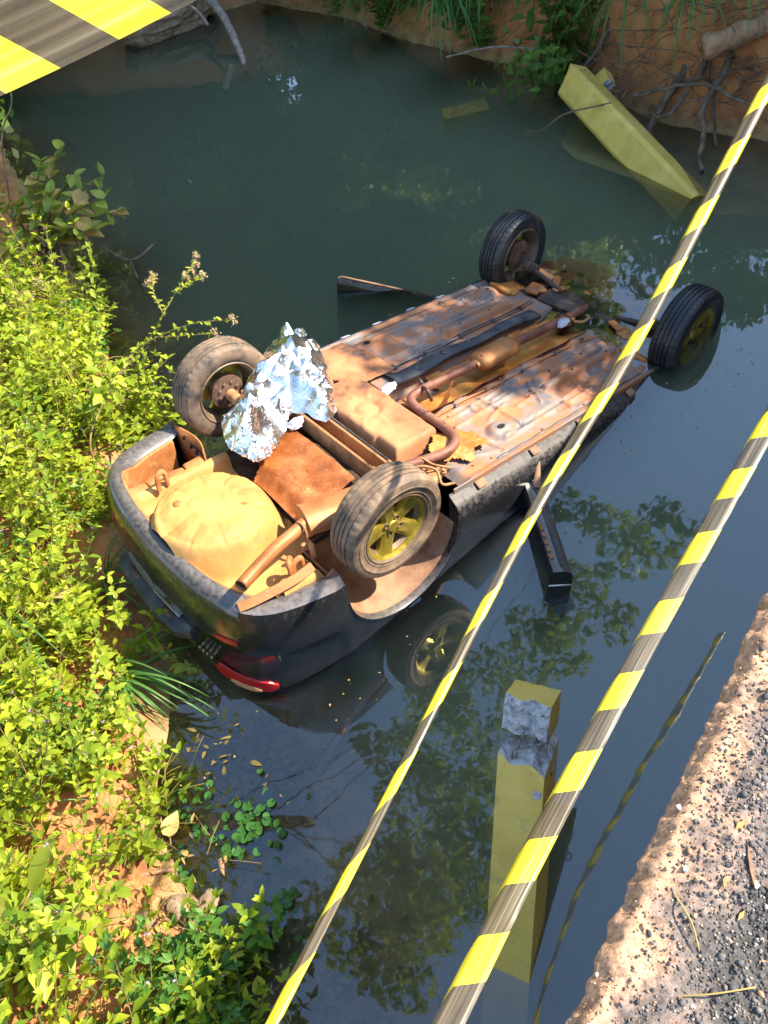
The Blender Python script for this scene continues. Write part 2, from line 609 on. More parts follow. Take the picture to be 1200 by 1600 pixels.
# striped barrier tape: flat print, u = metres along, v = 0..1 across
def tapemat(name, period, slant):
    m, nt, N, L = newmat(name)
    out = N.new('ShaderNodeOutputMaterial')
    uv = N.new('ShaderNodeUVMap')
    uv.uv_map = 'UVMap'
    sp = N.new('ShaderNodeSeparateXYZ')
    L.new(uv.outputs[0], sp.inputs[0])
    a = N.new('ShaderNodeMath')
    a.operation = 'MULTIPLY_ADD'
    L.new(sp.outputs['Y'], a.inputs[0])
    a.inputs[1].default_value = slant
    L.new(sp.outputs['X'], a.inputs[2])
    d = N.new('ShaderNodeMath')
    d.operation = 'DIVIDE'
    L.new(a.outputs[0], d.inputs[0])
    d.inputs[1].default_value = period
    f = N.new('ShaderNodeMath')
    f.operation = 'FRACT'
    L.new(d.outputs[0], f.inputs[0])
    g = N.new('ShaderNodeMath')
    g.operation = 'GREATER_THAN'
    L.new(f.outputs[0], g.inputs[0])
    g.inputs[1].default_value = .48
    # streaks that run along the tape
    mp = N.new('ShaderNodeMapping')
    mp.inputs['Scale'].default_value = (2.5, 7, 1)
    L.new(uv.outputs[0], mp.inputs[0])
    n = N.new('ShaderNodeTexNoise')
    n.inputs['Scale'].default_value = 1.0
    n.inputs['Detail'].default_value = 2.5
    L.new(mp.outputs[0], n.inputs['Vector'])
    ry = ramp(N, [(.3, (.70, .56, .012)), (.55, (.81, .70, .05)), (.75, (.85, .79, .24))])
    rb = ramp(N, [(.30, (.075, .058, .032)), (.5, (.16, .125, .07)), (.70, (.34, .275, .175))])  # paler end paints the film's sheen into the dark stripes
    L.new(n.outputs['Fac'], ry.inputs[0])
    L.new(n.outputs['Fac'], rb.inputs[0])
    mx = N.new('ShaderNodeMix')
    mx.data_type = 'RGBA'
    L.new(g.outputs[0], mx.inputs[0])
    L.new(ry.outputs[0], mx.inputs[6])
    L.new(rb.outputs[0], mx.inputs[7])
    p = N.new('ShaderNodeBsdfPrincipled')
    L.new(mx.outputs[2], p.inputs['Base Color'])
    p.inputs['Roughness'].default_value = .32
    bb = N.new('ShaderNodeBump')
    bb.inputs['Strength'].default_value = .25
    bb.inputs['Distance'].default_value = .004
    L.new(n.outputs['Fac'], bb.inputs['Height'])
    L.new(bb.outputs[0], p.inputs['Normal'])
    t = N.new('ShaderNodeBsdfTranslucent')
    L.new(mx.outputs[2], t.inputs[0])
    ms = N.new('ShaderNodeMixShader')
    ms.inputs[0].default_value = .4
    L.new(p.outputs[0], ms.inputs[1])
    L.new(t.outputs[0], ms.inputs[2])
    tr = N.new('ShaderNodeBsdfTransparent')
    m3 = N.new('ShaderNodeMixShader')
    k = N.new('ShaderNodeMath')
    k.operation = 'MULTIPLY'
    L.new(g.outputs[0], k.inputs[0])
    k.inputs[1].default_value = .28
    L.new(k.outputs[0], m3.inputs[0])
    L.new(ms.outputs[0], m3.inputs[1])
    L.new(tr.outputs[0], m3.inputs[2])
    L.new(m3.outputs[0], out.inputs[0])
    return m

# ------------------------------------------------------------------ terrain
LEFT = np.array([(-1.2, -60), (-1.2, -5), (-1.2, .4), (-1.24, .76), (-1.29, 1.01), (-1.38, 1.29), (-1.47, 1.52), (-1.50, 1.84), (-1.42, 2.1), (-1.38, 2.5), (-1.48, 3.0),
                 (-1.56, 3.5), (-1.58, 4.2), (-1.47, 4.63), (-1.71, 5.6), (-2.0, 7.2), (-2.45, 8.9), (-3.3, 12.0), (-6, 14), (-14, 15), (-60, 18)])
RIGHT = np.array([(3.6, -60), (3.7, -5), (4.1, 2), (4.0, 4.4), (3.82, 5.3), (3.6, 5.65), (3.38, 6.1), (3.24, 6.9), (3.03, 7.9), (2.71, 8.7), (2.2, 10.0), (1.79, 11.6),
                  (1.28, 12.8), (.84, 13.8), (-.5, 14.2), (-1.2, 14.6), (-4, 16.8), (-14, 19), (-60, 23)])


def pdist(P, line):
    d = np.full(len(P), 1e9)
    for a, b_ in zip(line[:-1], line[1:]):
        ab = b_ - a
        t = np.clip(((P - a) @ ab) / (ab @ ab), 0, 1)
        q = a + t[:, None] * ab
        d = np.minimum(d, np.hypot(*(P - q).T))
    return d


def inside(P, poly):
    c = np.zeros(len(P), bool)
    x, y = P[:, 0], P[:, 1]
    n = len(poly)
    for i in range(n):
        (x1, y1), (x2, y2) = poly[i], poly[(i + 1) % n]
        cond = ((y1 > y) != (y2 > y))
        xi = (x2 - x1) * (y - y1) / ((y2 - y1) if y2 != y1 else 1e-9) + x1
        c ^= cond & (x < xi)
    return c


WPOLY = np.vstack([LEFT, RIGHT[::-1]])


def ground_h(P):
    P = np.atleast_2d(np.asarray(P, float))
    dl, dr = pdist(P, LEFT), pdist(P, RIGHT)
    ins = inside(P, WPOLY)
    nz = np.array([fbm(x, y, 0, 1.1, 4) for x, y in P]) * .10 + np.array([fbm(x, y, 3, 6.0, 3) for x, y in P]) * .022
    left = dl < dr
    d = np.minimum(dl, dr)
    shelf = sm(2.5, 2.0, P[:, 1])
    depth_l = -(.02 + .05 * shelf * sm(0, .1, d) + (.26 - .15 * shelf) * d + (.18 + .12 * shelf) * sm(.5 + .25 * shelf, 1.4, d))
    depth_r = -(.05 + .75 * d)
    dep = np.maximum(np.where(left, np.maximum(depth_l, depth_r * 2), depth_r), -1.15)
    hl = .06 * sm(0, .12, d) + .30 * np.minimum(d, 3.0) + .05 * np.minimum(d, 40)
    hr = .75 * sm(0, .5, d) + .35 * np.minimum(d, 2.5) + .05 * np.minimum(d, 40)
    hb = np.where(left, hl, hr)
    h = np.where(ins, dep, hb)
    rough_r = np.where(left, 0.0, 1.0) * sm(0, .3, d) * np.array([fbm(x, y, 6, 2.3, 5) for x, y in P]) * .16 * (d < 6)
    return h + (nz * sm(0.0, .35, d) + nz * .25) * np.where(ins & left, .45, 1.0) + rough_r


def axis(lo, hi, step, out_):
    a = list(np.arange(lo, hi + 1e-6, step))
    s, x = step, lo
    L_ = []
    while x > -out_:
        s *= 1.35
        x -= s
        L_.append(x)
    s, x = step, hi
    R_ = []
    while x < out_:
        s *= 1.35
        x += s
        R_.append(x)
    return np.array(L_[::-1] + a + R_)


gx = np.unique(np.concatenate([axis(-4.0, 6.0, .11, 260), np.arange(-2.6, -.4, .035)]))
gy = np.unique(np.concatenate([axis(-.5, 16.5, .11, 260), np.arange(.5, 4.0, .035)]))
GX, GY = np.meshgrid(gx, gy, indexing='ij')
P2 = np.c_[GX.ravel(), GY.ravel()]
GZ = ground_h(P2)
nx_, ny_ = len(gx), len(gy)
idx = np.arange(nx_ * ny_).reshape(nx_, ny_)
F = np.stack([idx[:-1, :-1], idx[1:, :-1], idx[1:, 1:], idx[:-1, 1:]], -1).reshape(-1, 4)
ground = npmesh('ground', np.c_[P2, GZ], F, M['earth'])
tag(ground, 'orange earth river banks sloping down to a muddy river bed', 'ground', kind='structure')
GZG = GZ.reshape(nx_, ny_)


def gh(x, y):
    i = int(np.clip(np.searchsorted(gx, x) - 1, 0, nx_ - 2))
    j = int(np.clip(np.searchsorted(gy, y) - 1, 0, ny_ - 2))
    tx, ty = (x - gx[i]) / (gx[i + 1] - gx[i]), (y - gy[j]) / (gy[j + 1] - gy[j])
    g = GZG
    return float((g[i, j] * (1 - tx) + g[i + 1, j] * tx) * (1 - ty) + (g[i, j + 1] * (1 - tx) + g[i + 1, j + 1] * tx) * ty)


# water body: a closed block whose banks lie inside the ground
wb = MB()
xs = np.arange(-70, 70.1, 10)
wb.box((0, 0, -1.525), (150, 150, 3.0))
water = wb.build('water', M['water'], smooth=False)
tag(water, 'still dark green river water mirroring trees and blue sky', 'water', kind='structure')

# ------------------------------------------------------------------ bridge deck
E0 = Vector((-.011, .183, 1.8))
EU = Vector((.773, .634, 0)).normalized()
EV = Vector((EU.y, -EU.x, 0))            # inward, towards the camera's side


def deckpt(u, v, z=0.0):
    q = E0 + EU * u + EV * v
    return Vector((q.x, q.y, q.z + z))


def edge_off(u):
    return .007 * fbm(u, 0, 0, 5, 3) + .009 * fbm(u, 5, 0, 30, 5)


def deck_z(u, v):
    h = .007 * fbm(u, v, 1, 6, 4) + .006 * fbm(u, v, 2, 28, 3) + .0035 * fbm(u, v, 4, 90, 2)
    edge = -.03 * float(1 - sm(0, .035, v)) * (1 + .8 * fbm(u, 0, 9, 18, 2))
    return h + edge - .025 * float(sm(.1, .2, v)) + .02 * float(sm(.33, .45, v))


m, nt, N, L = newmat('crumbling_deck')
out = N.new('ShaderNodeOutputMaterial')
p = N.new('ShaderNodeBsdfPrincipled')
L.new(p.outputs[0], out.inputs[0])
uvn = N.new('ShaderNodeUVMap')
uvn.uv_map = 'UVMap'
tc = N.new('ShaderNodeTexCoord')
nA = N.new('ShaderNodeTexNoise')
nA.inputs['Scale'].default_value = 9
nA.inputs['Detail'].default_value = 8
L.new(tc.outputs['Object'], nA.inputs['Vector'])
nB = N.new('ShaderNodeTexNoise')
nB.inputs['Scale'].default_value = 70
nB.inputs['Detail'].default_value = 6
nB.inputs['Roughness'].default_value = .75
L.new(tc.outputs['Object'], nB.inputs['Vector'])
sp = N.new('ShaderNodeSeparateXYZ')
L.new(uvn.outputs[0], sp.inputs[0])
ma = N.new('ShaderNodeMath')
ma.operation = 'MULTIPLY_ADD'
L.new(nA.outputs['Fac'], ma.inputs[0])
ma.inputs[1].default_value = .34
L.new(sp.outputs['Y'], ma.inputs[2])
zone = ramp(N, [(.0, (.47, .28, .17)), (.22, (.50, .29, .175)), (.29, (.17, .13, .11)), (.36, (.075, .068, .062)), (.46, (.095, .085, .072)), (.55, (.25, .205, .155)), (.72, (.39, .30, .195)), (1.0, (.46, .36, .23))])
L.new(ma.outputs[0], zone.inputs[0])
sp2 = ramp(N, [(.32, (.12, .12, .12)), (.5, (.5, .5, .5)), (.66, (.86, .84, .82))])
L.new(nB.outputs['Fac'], sp2.inputs[0])
ov = N.new('ShaderNodeMix')
ov.data_type = 'RGBA'
ov.blend_type = 'OVERLAY'
ov.inputs[0].default_value = .85
L.new(zone.outputs[0], ov.inputs[6])
L.new(sp2.outputs[0], ov.inputs[7])
L.new(ov.outputs[2], p.inputs['Base Color'])
p.inputs['Roughness'].default_value = .92
b = N.new('ShaderNodeBump')
b.inputs['Strength'].default_value = 1
b.inputs['Distance'].default_value = .004
L.new(nB.outputs['Fac'], b.inputs['Height'])
L.new(b.outputs[0], p.inputs['Normal'])
M['deck'] = m

us = np.concatenate([np.arange(-9, -.3, .6), np.arange(-.3, 1.5, .007), np.arange(1.5, 12, .6)])
vs_ = np.concatenate([np.arange(0, .66, .007), np.arange(.66, 1.5, .06), np.arange(1.5, 9.1, .8)])
db = MB()
dV, dUV = [], []
for u in us:
    eo = edge_off(u)
    # side face down, then the top
    for k, zz in ((0, -.5), (1, -.3), (2, -.12), (3, -.05)):
        q = deckpt(u, eo + .012 * fbm(u, k, 3, 9, 3), zz)
        dV.append(q)
        dUV.append((u, 0))
    for v in vs_:
        q = deckpt(u, v + eo * max(0, 1 - v / .4), deck_z(u, v))
        dV.append(q)
        dUV.append((u, v))
nc = len(vs_) + 4
ii = np.arange(len(us) * nc).reshape(len(us), nc)
F = np.stack([ii[:-1, :-1], ii[:-1, 1:], ii[1:, 1:], ii[1:, :-1]], -1).reshape(-1, 4)
deck = npmesh('bridge_deck', np.array([tuple(q) for q in dV]), F, M['deck'])
uvl = deck.data.uv_layers.new(name='UVMap')
li = np.zeros(len(deck.data.loops), np.int32)
deck.data.loops.foreach_get('vertex_index', li)
uvl.data.foreach_set('uv', np.array(dUV, np.float32)[li].ravel())
md = deck.modifiers.new('thick', 'SOLIDIFY')
md.thickness = .02
md.offset = -1
tag(deck, 'crumbling concrete bridge edge strewn with dark asphalt grit', 'bridge deck', kind='structure')


def pebble_mesh(name, pts, sizes, mat, parent=None, squash=.6):
    """many irregular chips, joined into one mesh"""
    ico = bmesh.new()
    bmesh.ops.create_icosphere(ico, subdivisions=1, radius=1)
    bv = np.array([tuple(v.co) for v in ico.verts])
    bf = np.array([[v.index for v in f.verts] for f in ico.faces])
    ico.free()
    n = len(bv)
    Vs, Fs = [], []
    for k, (q, s) in enumerate(zip(pts, sizes)):
        V = bv * (1 + RNG.uniform(-.35, .35, (n, 1))) * np.array([RNG.uniform(.7, 1.3), RNG.uniform(.6, 1.1), squash * RNG.uniform(.7, 1.2)])
        a = RNG.uniform(0, 2 * PI)
        t = RNG.uniform(-.5, .5)
        ca, sa, ct, st = math.cos(a), math.sin(a), math.cos(t), math.sin(t)
        R1 = np.array([[ca, -sa, 0], [sa, ca, 0], [0, 0, 1]]) @ np.array([[1, 0, 0], [0, ct, -st], [0, st, ct]])
        Vs.append(V @ R1.T * s + np.array(q))
        Fs.append(bf + k * n)
    o = npmesh(name, np.vstack(Vs), np.vstack(Fs), mat, parent, smooth=False)
    at = o.data.attributes.new('tint', 'FLOAT', 'FACE')
    at.data.foreach_set('value', np.repeat(RNG.uniform(0, 1, len(pts)), len(bf)).astype(np.float32))
    return o


def gritmat(name, stops):
    m, nt, N, L = newmat(name)
    out = N.new('ShaderNodeOutputMaterial')
    p = N.new('ShaderNodeBsdfPrincipled')
    L.new(p.outputs[0], out.inputs[0])
    a = N.new('ShaderNodeAttribute')
    a.attribute_name = 'tint'
    r = ramp(N, stops)
    L.new(a.outputs['Fac'], r.inputs[0])
    L.new(r.outputs[0], p.inputs['Base Color'])
    p.inputs['Roughness'].default_value = .8
    return m


M['grit'] = gritmat('asphalt_grit', [(0, (.03, .03, .032)), (.45, (.075, .072, .072)), (.8, (.13, .115, .105)), (.95, (.24, .19, .15)), (1, (.45, .38, .32))])
M['sandgrit'] = gritmat('sand_grit', [(0, (.10, .07, .05)), (.4, (.30, .17, .095)), (.85, (.42, .26, .15)), (1, (.56, .45, .36))])
pts, sz = [], []
for _ in range(15000):
    u = random.uniform(-.25, 1.45)
    v = random.gauss(.22 + .03 * math.sin(u * 9), .09)
    if v < .03:
        continue
    s = random.uniform(.0014, .0036) if random.random() < .965 else random.uniform(.004, .007)
    pts.append(tuple(deckpt(u, v, deck_z(u, v) + s * .3)))
    sz.append(s)
tag(pebble_mesh('asphalt_grit', pts, sz, M['grit']), 'dark loose asphalt grit along the bridge edge', 'gravel', kind='stuff')
pts, sz = [], []
for _ in range(3400):
    u, v = random.uniform(-.25, 1.45), abs(random.gauss(.02, .16)) if random.random() < .55 else random.uniform(.02, .65)
    if v < .012:
        continue
    s = random.uniform(.0012, .0030) if random.random() < .97 else random.uniform(.003, .006)
    pts.append(tuple(deckpt(u, v, deck_z(u, v) + s * .3)))
    sz.append(s)
tag(pebble_mesh('pale_sand_grit', pts, sz, M['sandgrit']), 'pale sandy crumbs scattered over the bridge edge', 'gravel', kind='stuff')


def on_deck(px_u, px_v, dz=.004):
    return deckpt(px_u, px_v, deck_z(px_u, px_v) + dz)


def chip(name, u, v, a, prof, th, mat, label, cat, group=None):
    """flat shard: outline extruded, resting on the deck"""
    b = MB()
    n = len(prof)
    vs = [(x, y, -th / 2) for x, y in prof] + [(x * .93, y * .9, th / 2) for x, y in prof]
    b.add(vs, [tuple(range(n - 1, -1, -1)), tuple(range(n, 2 * n))] + [(i, (i + 1) % n, n + (i + 1) % n, n + i) for i in range(n)])
    o = b.build(name, mat, smooth=False)
    o.location = on_deck(u, v, th)
    o.rotation_euler = (random.uniform(-.15, .15), random.uniform(-.15, .15), a)
    return tag(o, label, cat, group)

# ------------------------------------------------------------------ overturned car
# car frame: x towards its front, y towards the side away from the bridge, z away from its floor (up, as it lies)
car = empty('overturned_car', label='black hatchback lying upside down in the river with muddy underside up', cat='car')
MW = Matrix(((0.86169, -0.43417, 0.26267, -0.329), (0.44010, 0.89710, 0.03905, 3.070), (-0.25259, 0.08195, 0.96410, 0.559), (0, 0, 0, 1)))
car.matrix_world = MW

half = crv([(3.28, 0), (3.22, -.35), (3.05, -.62), (2.80, -.775), (2.45, -.825), (2.0, -.835), (1.2, -.838), (.4, -.835), (-.25, -.83), (-.50, -.80), (-.68, -.745), (-.79, -.655),
            (-.86, -.51), (-.90, -.3), (-.918, 0)], 14)
plan = [(q.x, q.y) for q in half] + [(q.x, -q.y) for q in half[-2:0:-1]]


def dense(poly, step):
    out_ = []
    n = len(poly)
    for i in range(n):
        a, b_ = np.array(poly[i]), np.array(poly[(i + 1) % n])
        k = max(1, int(np.ceil(np.hypot(*(b_ - a)) / step)))
        for j in range(k):
            out_.append(a + (b_ - a) * j / k)
    return np.array(out_)


plan = dense(plan, .022)
nP = len(plan)
tan = np.roll(plan, -1, 0) - np.roll(plan, 1, 0)
tan /= np.linalg.norm(tan, axis=1)[:, None]
nor = np.c_[tan[:, 1], -tan[:, 0]]          # outward for this winding
if (nor[nP // 4] @ plan[nP // 4]) < 0 and abs(plan[nP // 4][1]) > .5:
    nor = -nor
ARX, ARF, ARR, ARZ = .035, 2.46, .358, -.142


def arch_z(x):
    for c in (ARX, ARF):
        if abs(x - c) < ARR:
            return ARZ - math.sqrt(ARR ** 2 - (x - c) ** 2)
    return None


SIDE = [(0.0, -.095), (-.012, -.085), (-.035, -.045), (-.07, -.012), (-.13, 0), (-.30, .004), (-.42, .0), (-.60, -.010), (-.64, -.004), (-.68, -.014), (-.76, -.03), (-.80, -.06), (-1.12, -.26), (-1.2, -.36)]
REAR = [(-.045, -.082), (-.04, -.068), (-.050, -.036), (-.080, -.007), (-.16, .004), (-.30, .012), (-.385, .006), (-.405, -.02), (-.60, -.03), (-.64, -.03), (-.72, -.05), (-.80, -.08), (-1.12, -.30), (-1.2, -.42)]
QTR = [(-.110, -.130), (-.098, -.115), (-.085, -.07), (-.102, -.016), (-.17, .002), (-.30, .006), (-.385, .003), (-.405, -.012), (-.60, -.02), (-.64, -.02), (-.72, -.04), (-.80, -.07), (-1.12, -.28), (-1.2, -.40)]
K = len(SIDE)
bodyV = []
for i in range(nP):
    x, y = plan[i]
    side_q = float(sm(-.30, -.42, x) if False else np.clip((-.30 - x) / .06, 0, 1))
    rear_q = float(sm(.74, .52, abs(y))) if x < -.5 else 0.0
    az = arch_z(x) if abs(y) > .5 else None
    for k in range(K):
        z, o_ = SIDE[k]
        if side_q > 0:
            z = z * (1 - side_q) + QTR[k][0] * side_q
            o_ = o_ * (1 - side_q) + QTR[k][1] * side_q
        if rear_q > 0:
            z = z * (1 - rear_q) + REAR[k][0] * rear_q
            o_ = o_ * (1 - rear_q) + REAR[k][1] * rear_q
        if az is not None:
            lip = [(0, -.045), (0, -.03), (0.0, -.004), (-.006, .006), (-.022, .006), (-.03, .002)]
            if k < 6:
                z, o_ = az + lip[k][0], lip[k][1]
            else:
                z = min(z, az - .03 - .012 * (k - 5))
        if 2.85 < x:
            z -= .05 * (x - 2.85) / .4
        bodyV.append((x + nor[i][0] * o_, y + nor[i][1] * o_, z))
bi = np.arange(nP * K).reshape(nP, K)
nxt = np.roll(bi, -1, 0)
F = np.stack([bi[:, :-1], nxt[:, :-1], nxt[:, 1:], bi[:, 1:]], -1).reshape(-1, 4)
bodyV = np.array(bodyV)
top_ring = len(bodyV)
body = npmesh('body', bodyV, F[:, ::-1], M['paint'], car, angle=50)
rb = MB()
ring = [tuple(bodyV[bi[i, K - 1]]) for i in range(0, nP, 6)]
rb.add(ring + [(1.0, 0, -1.27)], [(i, (i + 1) % len(ring), len(ring)) for i in range(len(ring))])
rb.build('roof', M['paint'], car)

# inside face of the rear bumper: muddy lip and the hollow behind it
ib = MB()
sel = [i for i in range(nP) if plan[i][0] < -.40]
prof = [(-.003, 0), (-.012, -.012), (-.06, -.016), (-.22, -.02), (-.42, -.02)]
vs = []
for i in sel:
    q = bodyV[bi[i, 0]]
    for dz, o_ in prof:
        vs.append((q[0] + nor[i][0] * o_, q[1] + nor[i][1] * o_, q[2] + dz))
n = len(prof)
ib.add(vs, [(a * n + k, (a + 1) * n + k, (a + 1) * n + k + 1, a * n + k + 1) for a in range(len(sel) - 1) for k in range(n - 1)])
ib.build('bumper_lining', M['mud'], car, solid=.004)

# wheel wells
for s in (-1, 1):
    for cx in (ARX, ARF):
        w = MB()
        w.lathe([(ARR - .004, s * .80), (ARR - .008, s * .70), (ARR - .008, s * .46), (ARR - .02, s * .44), (.10, s * .43)], 40, 'y', (cx, 0, ARZ), PI, 2 * PI)
        w.build('wheel_arch_liner', M['liner'], car, solid=.004)

# ---- rear underbody ----
SWX, SWY, SWR = -.575, -.075, .315


def rear_h(x, y):
    z = -.125
    dx, dy = x - SWX, y - SWY
    r = math.hypot(dx, dy)
    a = math.atan2(dy, dx)
    d = SWR - r
    dome = float(sm(-.045, .055, d))
    ribs = 0.0
    for k in range(10):
        da = (a - k * 2 * PI / 10 + PI) % (2 * PI) - PI
        ribs = max(ribs, math.exp(-((da * r) / .008) ** 2) * float(sm(.10, .16, r)) * float(sm(.285, .25, r)))
    z += dome * .165 - (.007 + .004 * float(sm(.2, .27, r))) * ribs * dome - .006 * dome * math.exp(-((r - .245) / .008) ** 2)
    z += .006 * float(sm(.12, .09, r))
    z -= .03 * float(sm(.18, .30, r))
    z += .006 * dome * fbm(x, y, 0, 6, 3)                       # dents
    z -= .03 * dome * math.exp(-(((x + .79) / .05) ** 2 + ((y + .07) / .06) ** 2))
    # apron behind the well, to the bumper
    if r > SWR:
        z += .05 * float(sm(.36, .1, abs(y))) * float(sm(-.7, -.85, x))
    # side trough beyond the far rail is deep
    z -= .30 * float(sm(.36, .44, y)) * float(sm(.55, .3, x))
    z -= .10 * float(sm(-.70, -.76, y))
    # far rail
    z += .09 * math.exp(-((y - .335) / .042) ** 4) * float(sm(-.90, -.86, x))
    # near rail
    z += .085 * math.exp(-((y + .66) / .035) ** 4) * float(sm(-.86, -.83, x)) * float(sm(-.34, -.40, x))
    z += .006 * fbm(x, y, 3, 20, 3)
    return z


def rgrid(name, fn, x0, x1, y0, y1, st, mat, keep=None, **kw):
    xa, ya = np.arange(x0, x1 + 1e-6, st), np.arange(y0, y1 + 1e-6, st)
    V = [(x, y, fn(x, y)) for x in xa for y in ya]
    ii_ = np.arange(len(V)).reshape(len(xa), len(ya))
    F_ = np.stack([ii_[:-1, :-1], ii_[1:, :-1], ii_[1:, 1:], ii_[:-1, 1:]], -1).reshape(-1, 4)
    V = np.array(V)
    if keep is not None:
        c = V[F_].mean(1)
        F_ = F_[[keep(q[0], q[1]) for q in c]]
    return npmesh(name, V, F_, mat, car, **kw)


def in_plan(x, y):
    if x > -.45:
        return abs(y) < .47 if -.34 < x < .40 else abs(y) < .70
    lim = np.interp(-x, [.45, .60, .70, .78, .835], [.70, .68, .64, .55, .42])
    return abs(y) < lim and x > -.85


rgrid('spare_wheel_well', rear_h, -.86, -.24, -.72, .72, .0105, M['pan'], in_plan)


def mid_h(x, y):
    z = -.16 + .012 * fbm(x, y, 7, 9, 4)
    z -= .08 * float(sm(-.05, -.2, y)) * math.exp(-((x - .12) / .1) ** 2)
    return z


rgrid('rear_floor_plate', mid_h, -.26, .80, -.52, .72, .02, M['dark'], lambda x, y: abs(y) < .47 if x < .42 else True)
for (x, y, r_) in ((SWX - .12, SWY + .11, .022), (SWX + .13, SWY - .10, .016)):
    b = MB()
    b.lathe([(.001, .010), (r_ * .55, .010), (r_ * .62, .006), (r_ * .9, .005), (r_, .0)], 20, 'z')
    o = b.build('drain_plug', M['mud'], car)
    o.location = (x, y, rear_h(x, y) - .001)
# inner wall of the far rear wheel housing, seen edge-on across the trough
w = MB()
arc = [(-.345 + .045 * math.sin(t * PI), .40 + .31 * t, -.045 - .02 * math.sin(t * PI)) for t in np.linspace(0, 1, 9)]
w.add([(x, y, z) for x, y, z in arc] + [(x + .02, y, z - .26) for x, y, z in arc], [(i, i + 1, i + 10, i + 9) for i in range(8)])
w.build('wheel_housing_wall', M['mud'], car, solid=.008)
for q in [(-.335, .50, -.12), (-.325, .58, -.13), (-.33, .64, -.10)]:
    b = MB()
    b.box(q, (.014, .016, .030), Matrix.Rotation(.3, 3, 'X'), bev=.004)
    b.build('housing_slot', M['black'], car)  # black block paints the shade inside a slot

# near tow hook lugs and bracket lumps
for (x, y, a, hh) in [(-.64, .30, .3, .10), (-.47, -.585, .9, .06), (-.44, -.60, .2, .05), (-.33, -.56, 1.2, .05)]:
    b = MB()
    R3 = Matrix.Rotation(a, 3, 'Z')
    pth = crv([R3 @ Vector(v) + Vector((x, y, -.07)) for v in ((-.03, 0, 0), (-.026, .004, hh * .8), (0, .006, hh), (.026, .004, hh * .8), (.03, 0, 0))], 5)
    b.tube(pth, .011, 8, flat=1.3)
    b.build('tow_eye', M['mud'], car)
b = MB()
for k in range(4):
    b.box((-.74 + .11 * k, .405 + .008 * math.sin(k * 1.7), -.105 + .01 * math.sin(k * 2.3)), (.105, .055, .035), Matrix.Rotation(.12 * math.sin(k * 2), 3, 'Z') @ Matrix.Rotation(.1 * math.cos(k * 3), 3, 'Y'), bev=.005)
b.build('seam_flange', M['mud'], car)

# muffler, tail pipe
b = MB()
prof = [(.001, -.002), (.05, -.002), (.075, 0), (.084, .006), (.084, .016), (.080, .022), (.080, .31), (.084, .316), (.084, .326), (.075, .332), (.05, .335), (.001, .335)]
b.lathe(prof, 32, 'x', (0, 0, 0))
b.v = [(x, y * 1.18, z * .78) for x, y, z in b.v]
o = b.build('muffler', M['muffler'], car)
o.location = (-.285, -.425, .005)
o.rotation_euler = (.05, 0, math.radians(-12))
b = MB()
b.tube(crv([(-.28, -.45, .02), (-.36, -.475, .02), (-.48, -.505, .025), (-.60, -.555, .04), (-.755, -.620, .05)], 8), .028, 20, cap=False)
o = b.build('tail_pipe', M['muffler'], car, solid=.003)
b = MB()
b.lathe([(.024, 0), (.001, .001)], 16, 'x')
o2 = b.build('pipe_bore', M['black'], o)  # black disc paints the shade inside the pipe end
o2.location = (-.744, -.616, .050)
o2.rotation_euler = (0, 0, math.radians(22))
b = MB()
b.tube(crv([(-.33, -.52, -.06), (-.33, -.53, .0), (-.325, -.50, .05), (-.33, -.46, .055)], 5), .007, 8)
b.box((-.36, -.54, -.03), (.03, .02, .05), bev=.006)
b.build('exhaust_hanger', M['chassis'], car)
b = MB()
b.tube(crv([(-.775, -.610, -.085), (-.70, -.640, -.065), (-.52, -.662, -.05), (-.40, -.645, -.055)], 8), .030, 4, flat=1.0)
b.build('rear_rail', M['mud'], car)


# rust coloured heat shield sheet between well and axle
def shield_h(x, y):
    return -.040 + .022 * math.sin((y + .4) * 4.2) + .007 * fbm(x, y, 2, 6, 3) + .016 * math.exp(-((x + .14 + .25 * (y + .1)) / .009) ** 4) * float(sm(-.26, -.22, y) * sm(.06, .02, y)) + .018 * float(sm(-.335, -.365, y)) - .05 * float(sm(-.16, -.26, x)) + .03 * float(sm(.0, .1, x))


rgrid('rear_heat_shield', shield_h, -.255, .125, -.375, .215, .0125, M['wetrust'],
      lambda x, y: (y < .05 + (x + .255) * .55) and (y > -.37 + .1 * (x + .25)))

# axle beam with arms, springs, bolts
b = MB()
for (dx, zt, th, hh) in ((-.045, .055, .014, .11), (.045, .050, .014, .10)):
    b.box((.245 + dx, -.04, zt - hh / 2), (th, .92, hh), bev=.004)
b.box((.245, -.04, -.045), (.10, .90, .012), bev=.003)
b.build('axle_beam', M['chassis'], car)
b = MB()
b.box((.30, -.03, .012), (.010, .94, .085), Matrix.Rotation(.25, 3, 'Y'), bev=.003)
b.build('axle_lip', M['strip'], car)
for s in (-1, 1):
    b = MB()
    b.tube(crv([(.62, s * .52, -.07), (.42, s * .50, -.02), (.22, s * .52, .035), (.03, s * .56, .05)], 6), [.034] * 6 + [.038] * 6 + [.045] * 7, 10, flat=1.1)
    b.box((.245, s * .475, .03), (.15, .05, .10), bev=.012)
    b.tube([(.0, s * .54, .05), (.0, s * .64, .05)], .035, 14)
    b.build('trailing_arm', M['chassis'], car)
    b = MB()
    b.tube([(.03 + .052 * math.cos(t), s * .47 + .052 * math.sin(t), -.15 + .0105 * t) for t in np.arange(0, 18.8, .35)], .008, 6)
    b.build('coil_spring', M['chassis'], car)
    b = MB()
    b.tube([(.12, s * .43, -.14), (-.05, s * .50, .06)], [.022, .026], 12)
    b.build('shock_absorber', M['dark'], car)
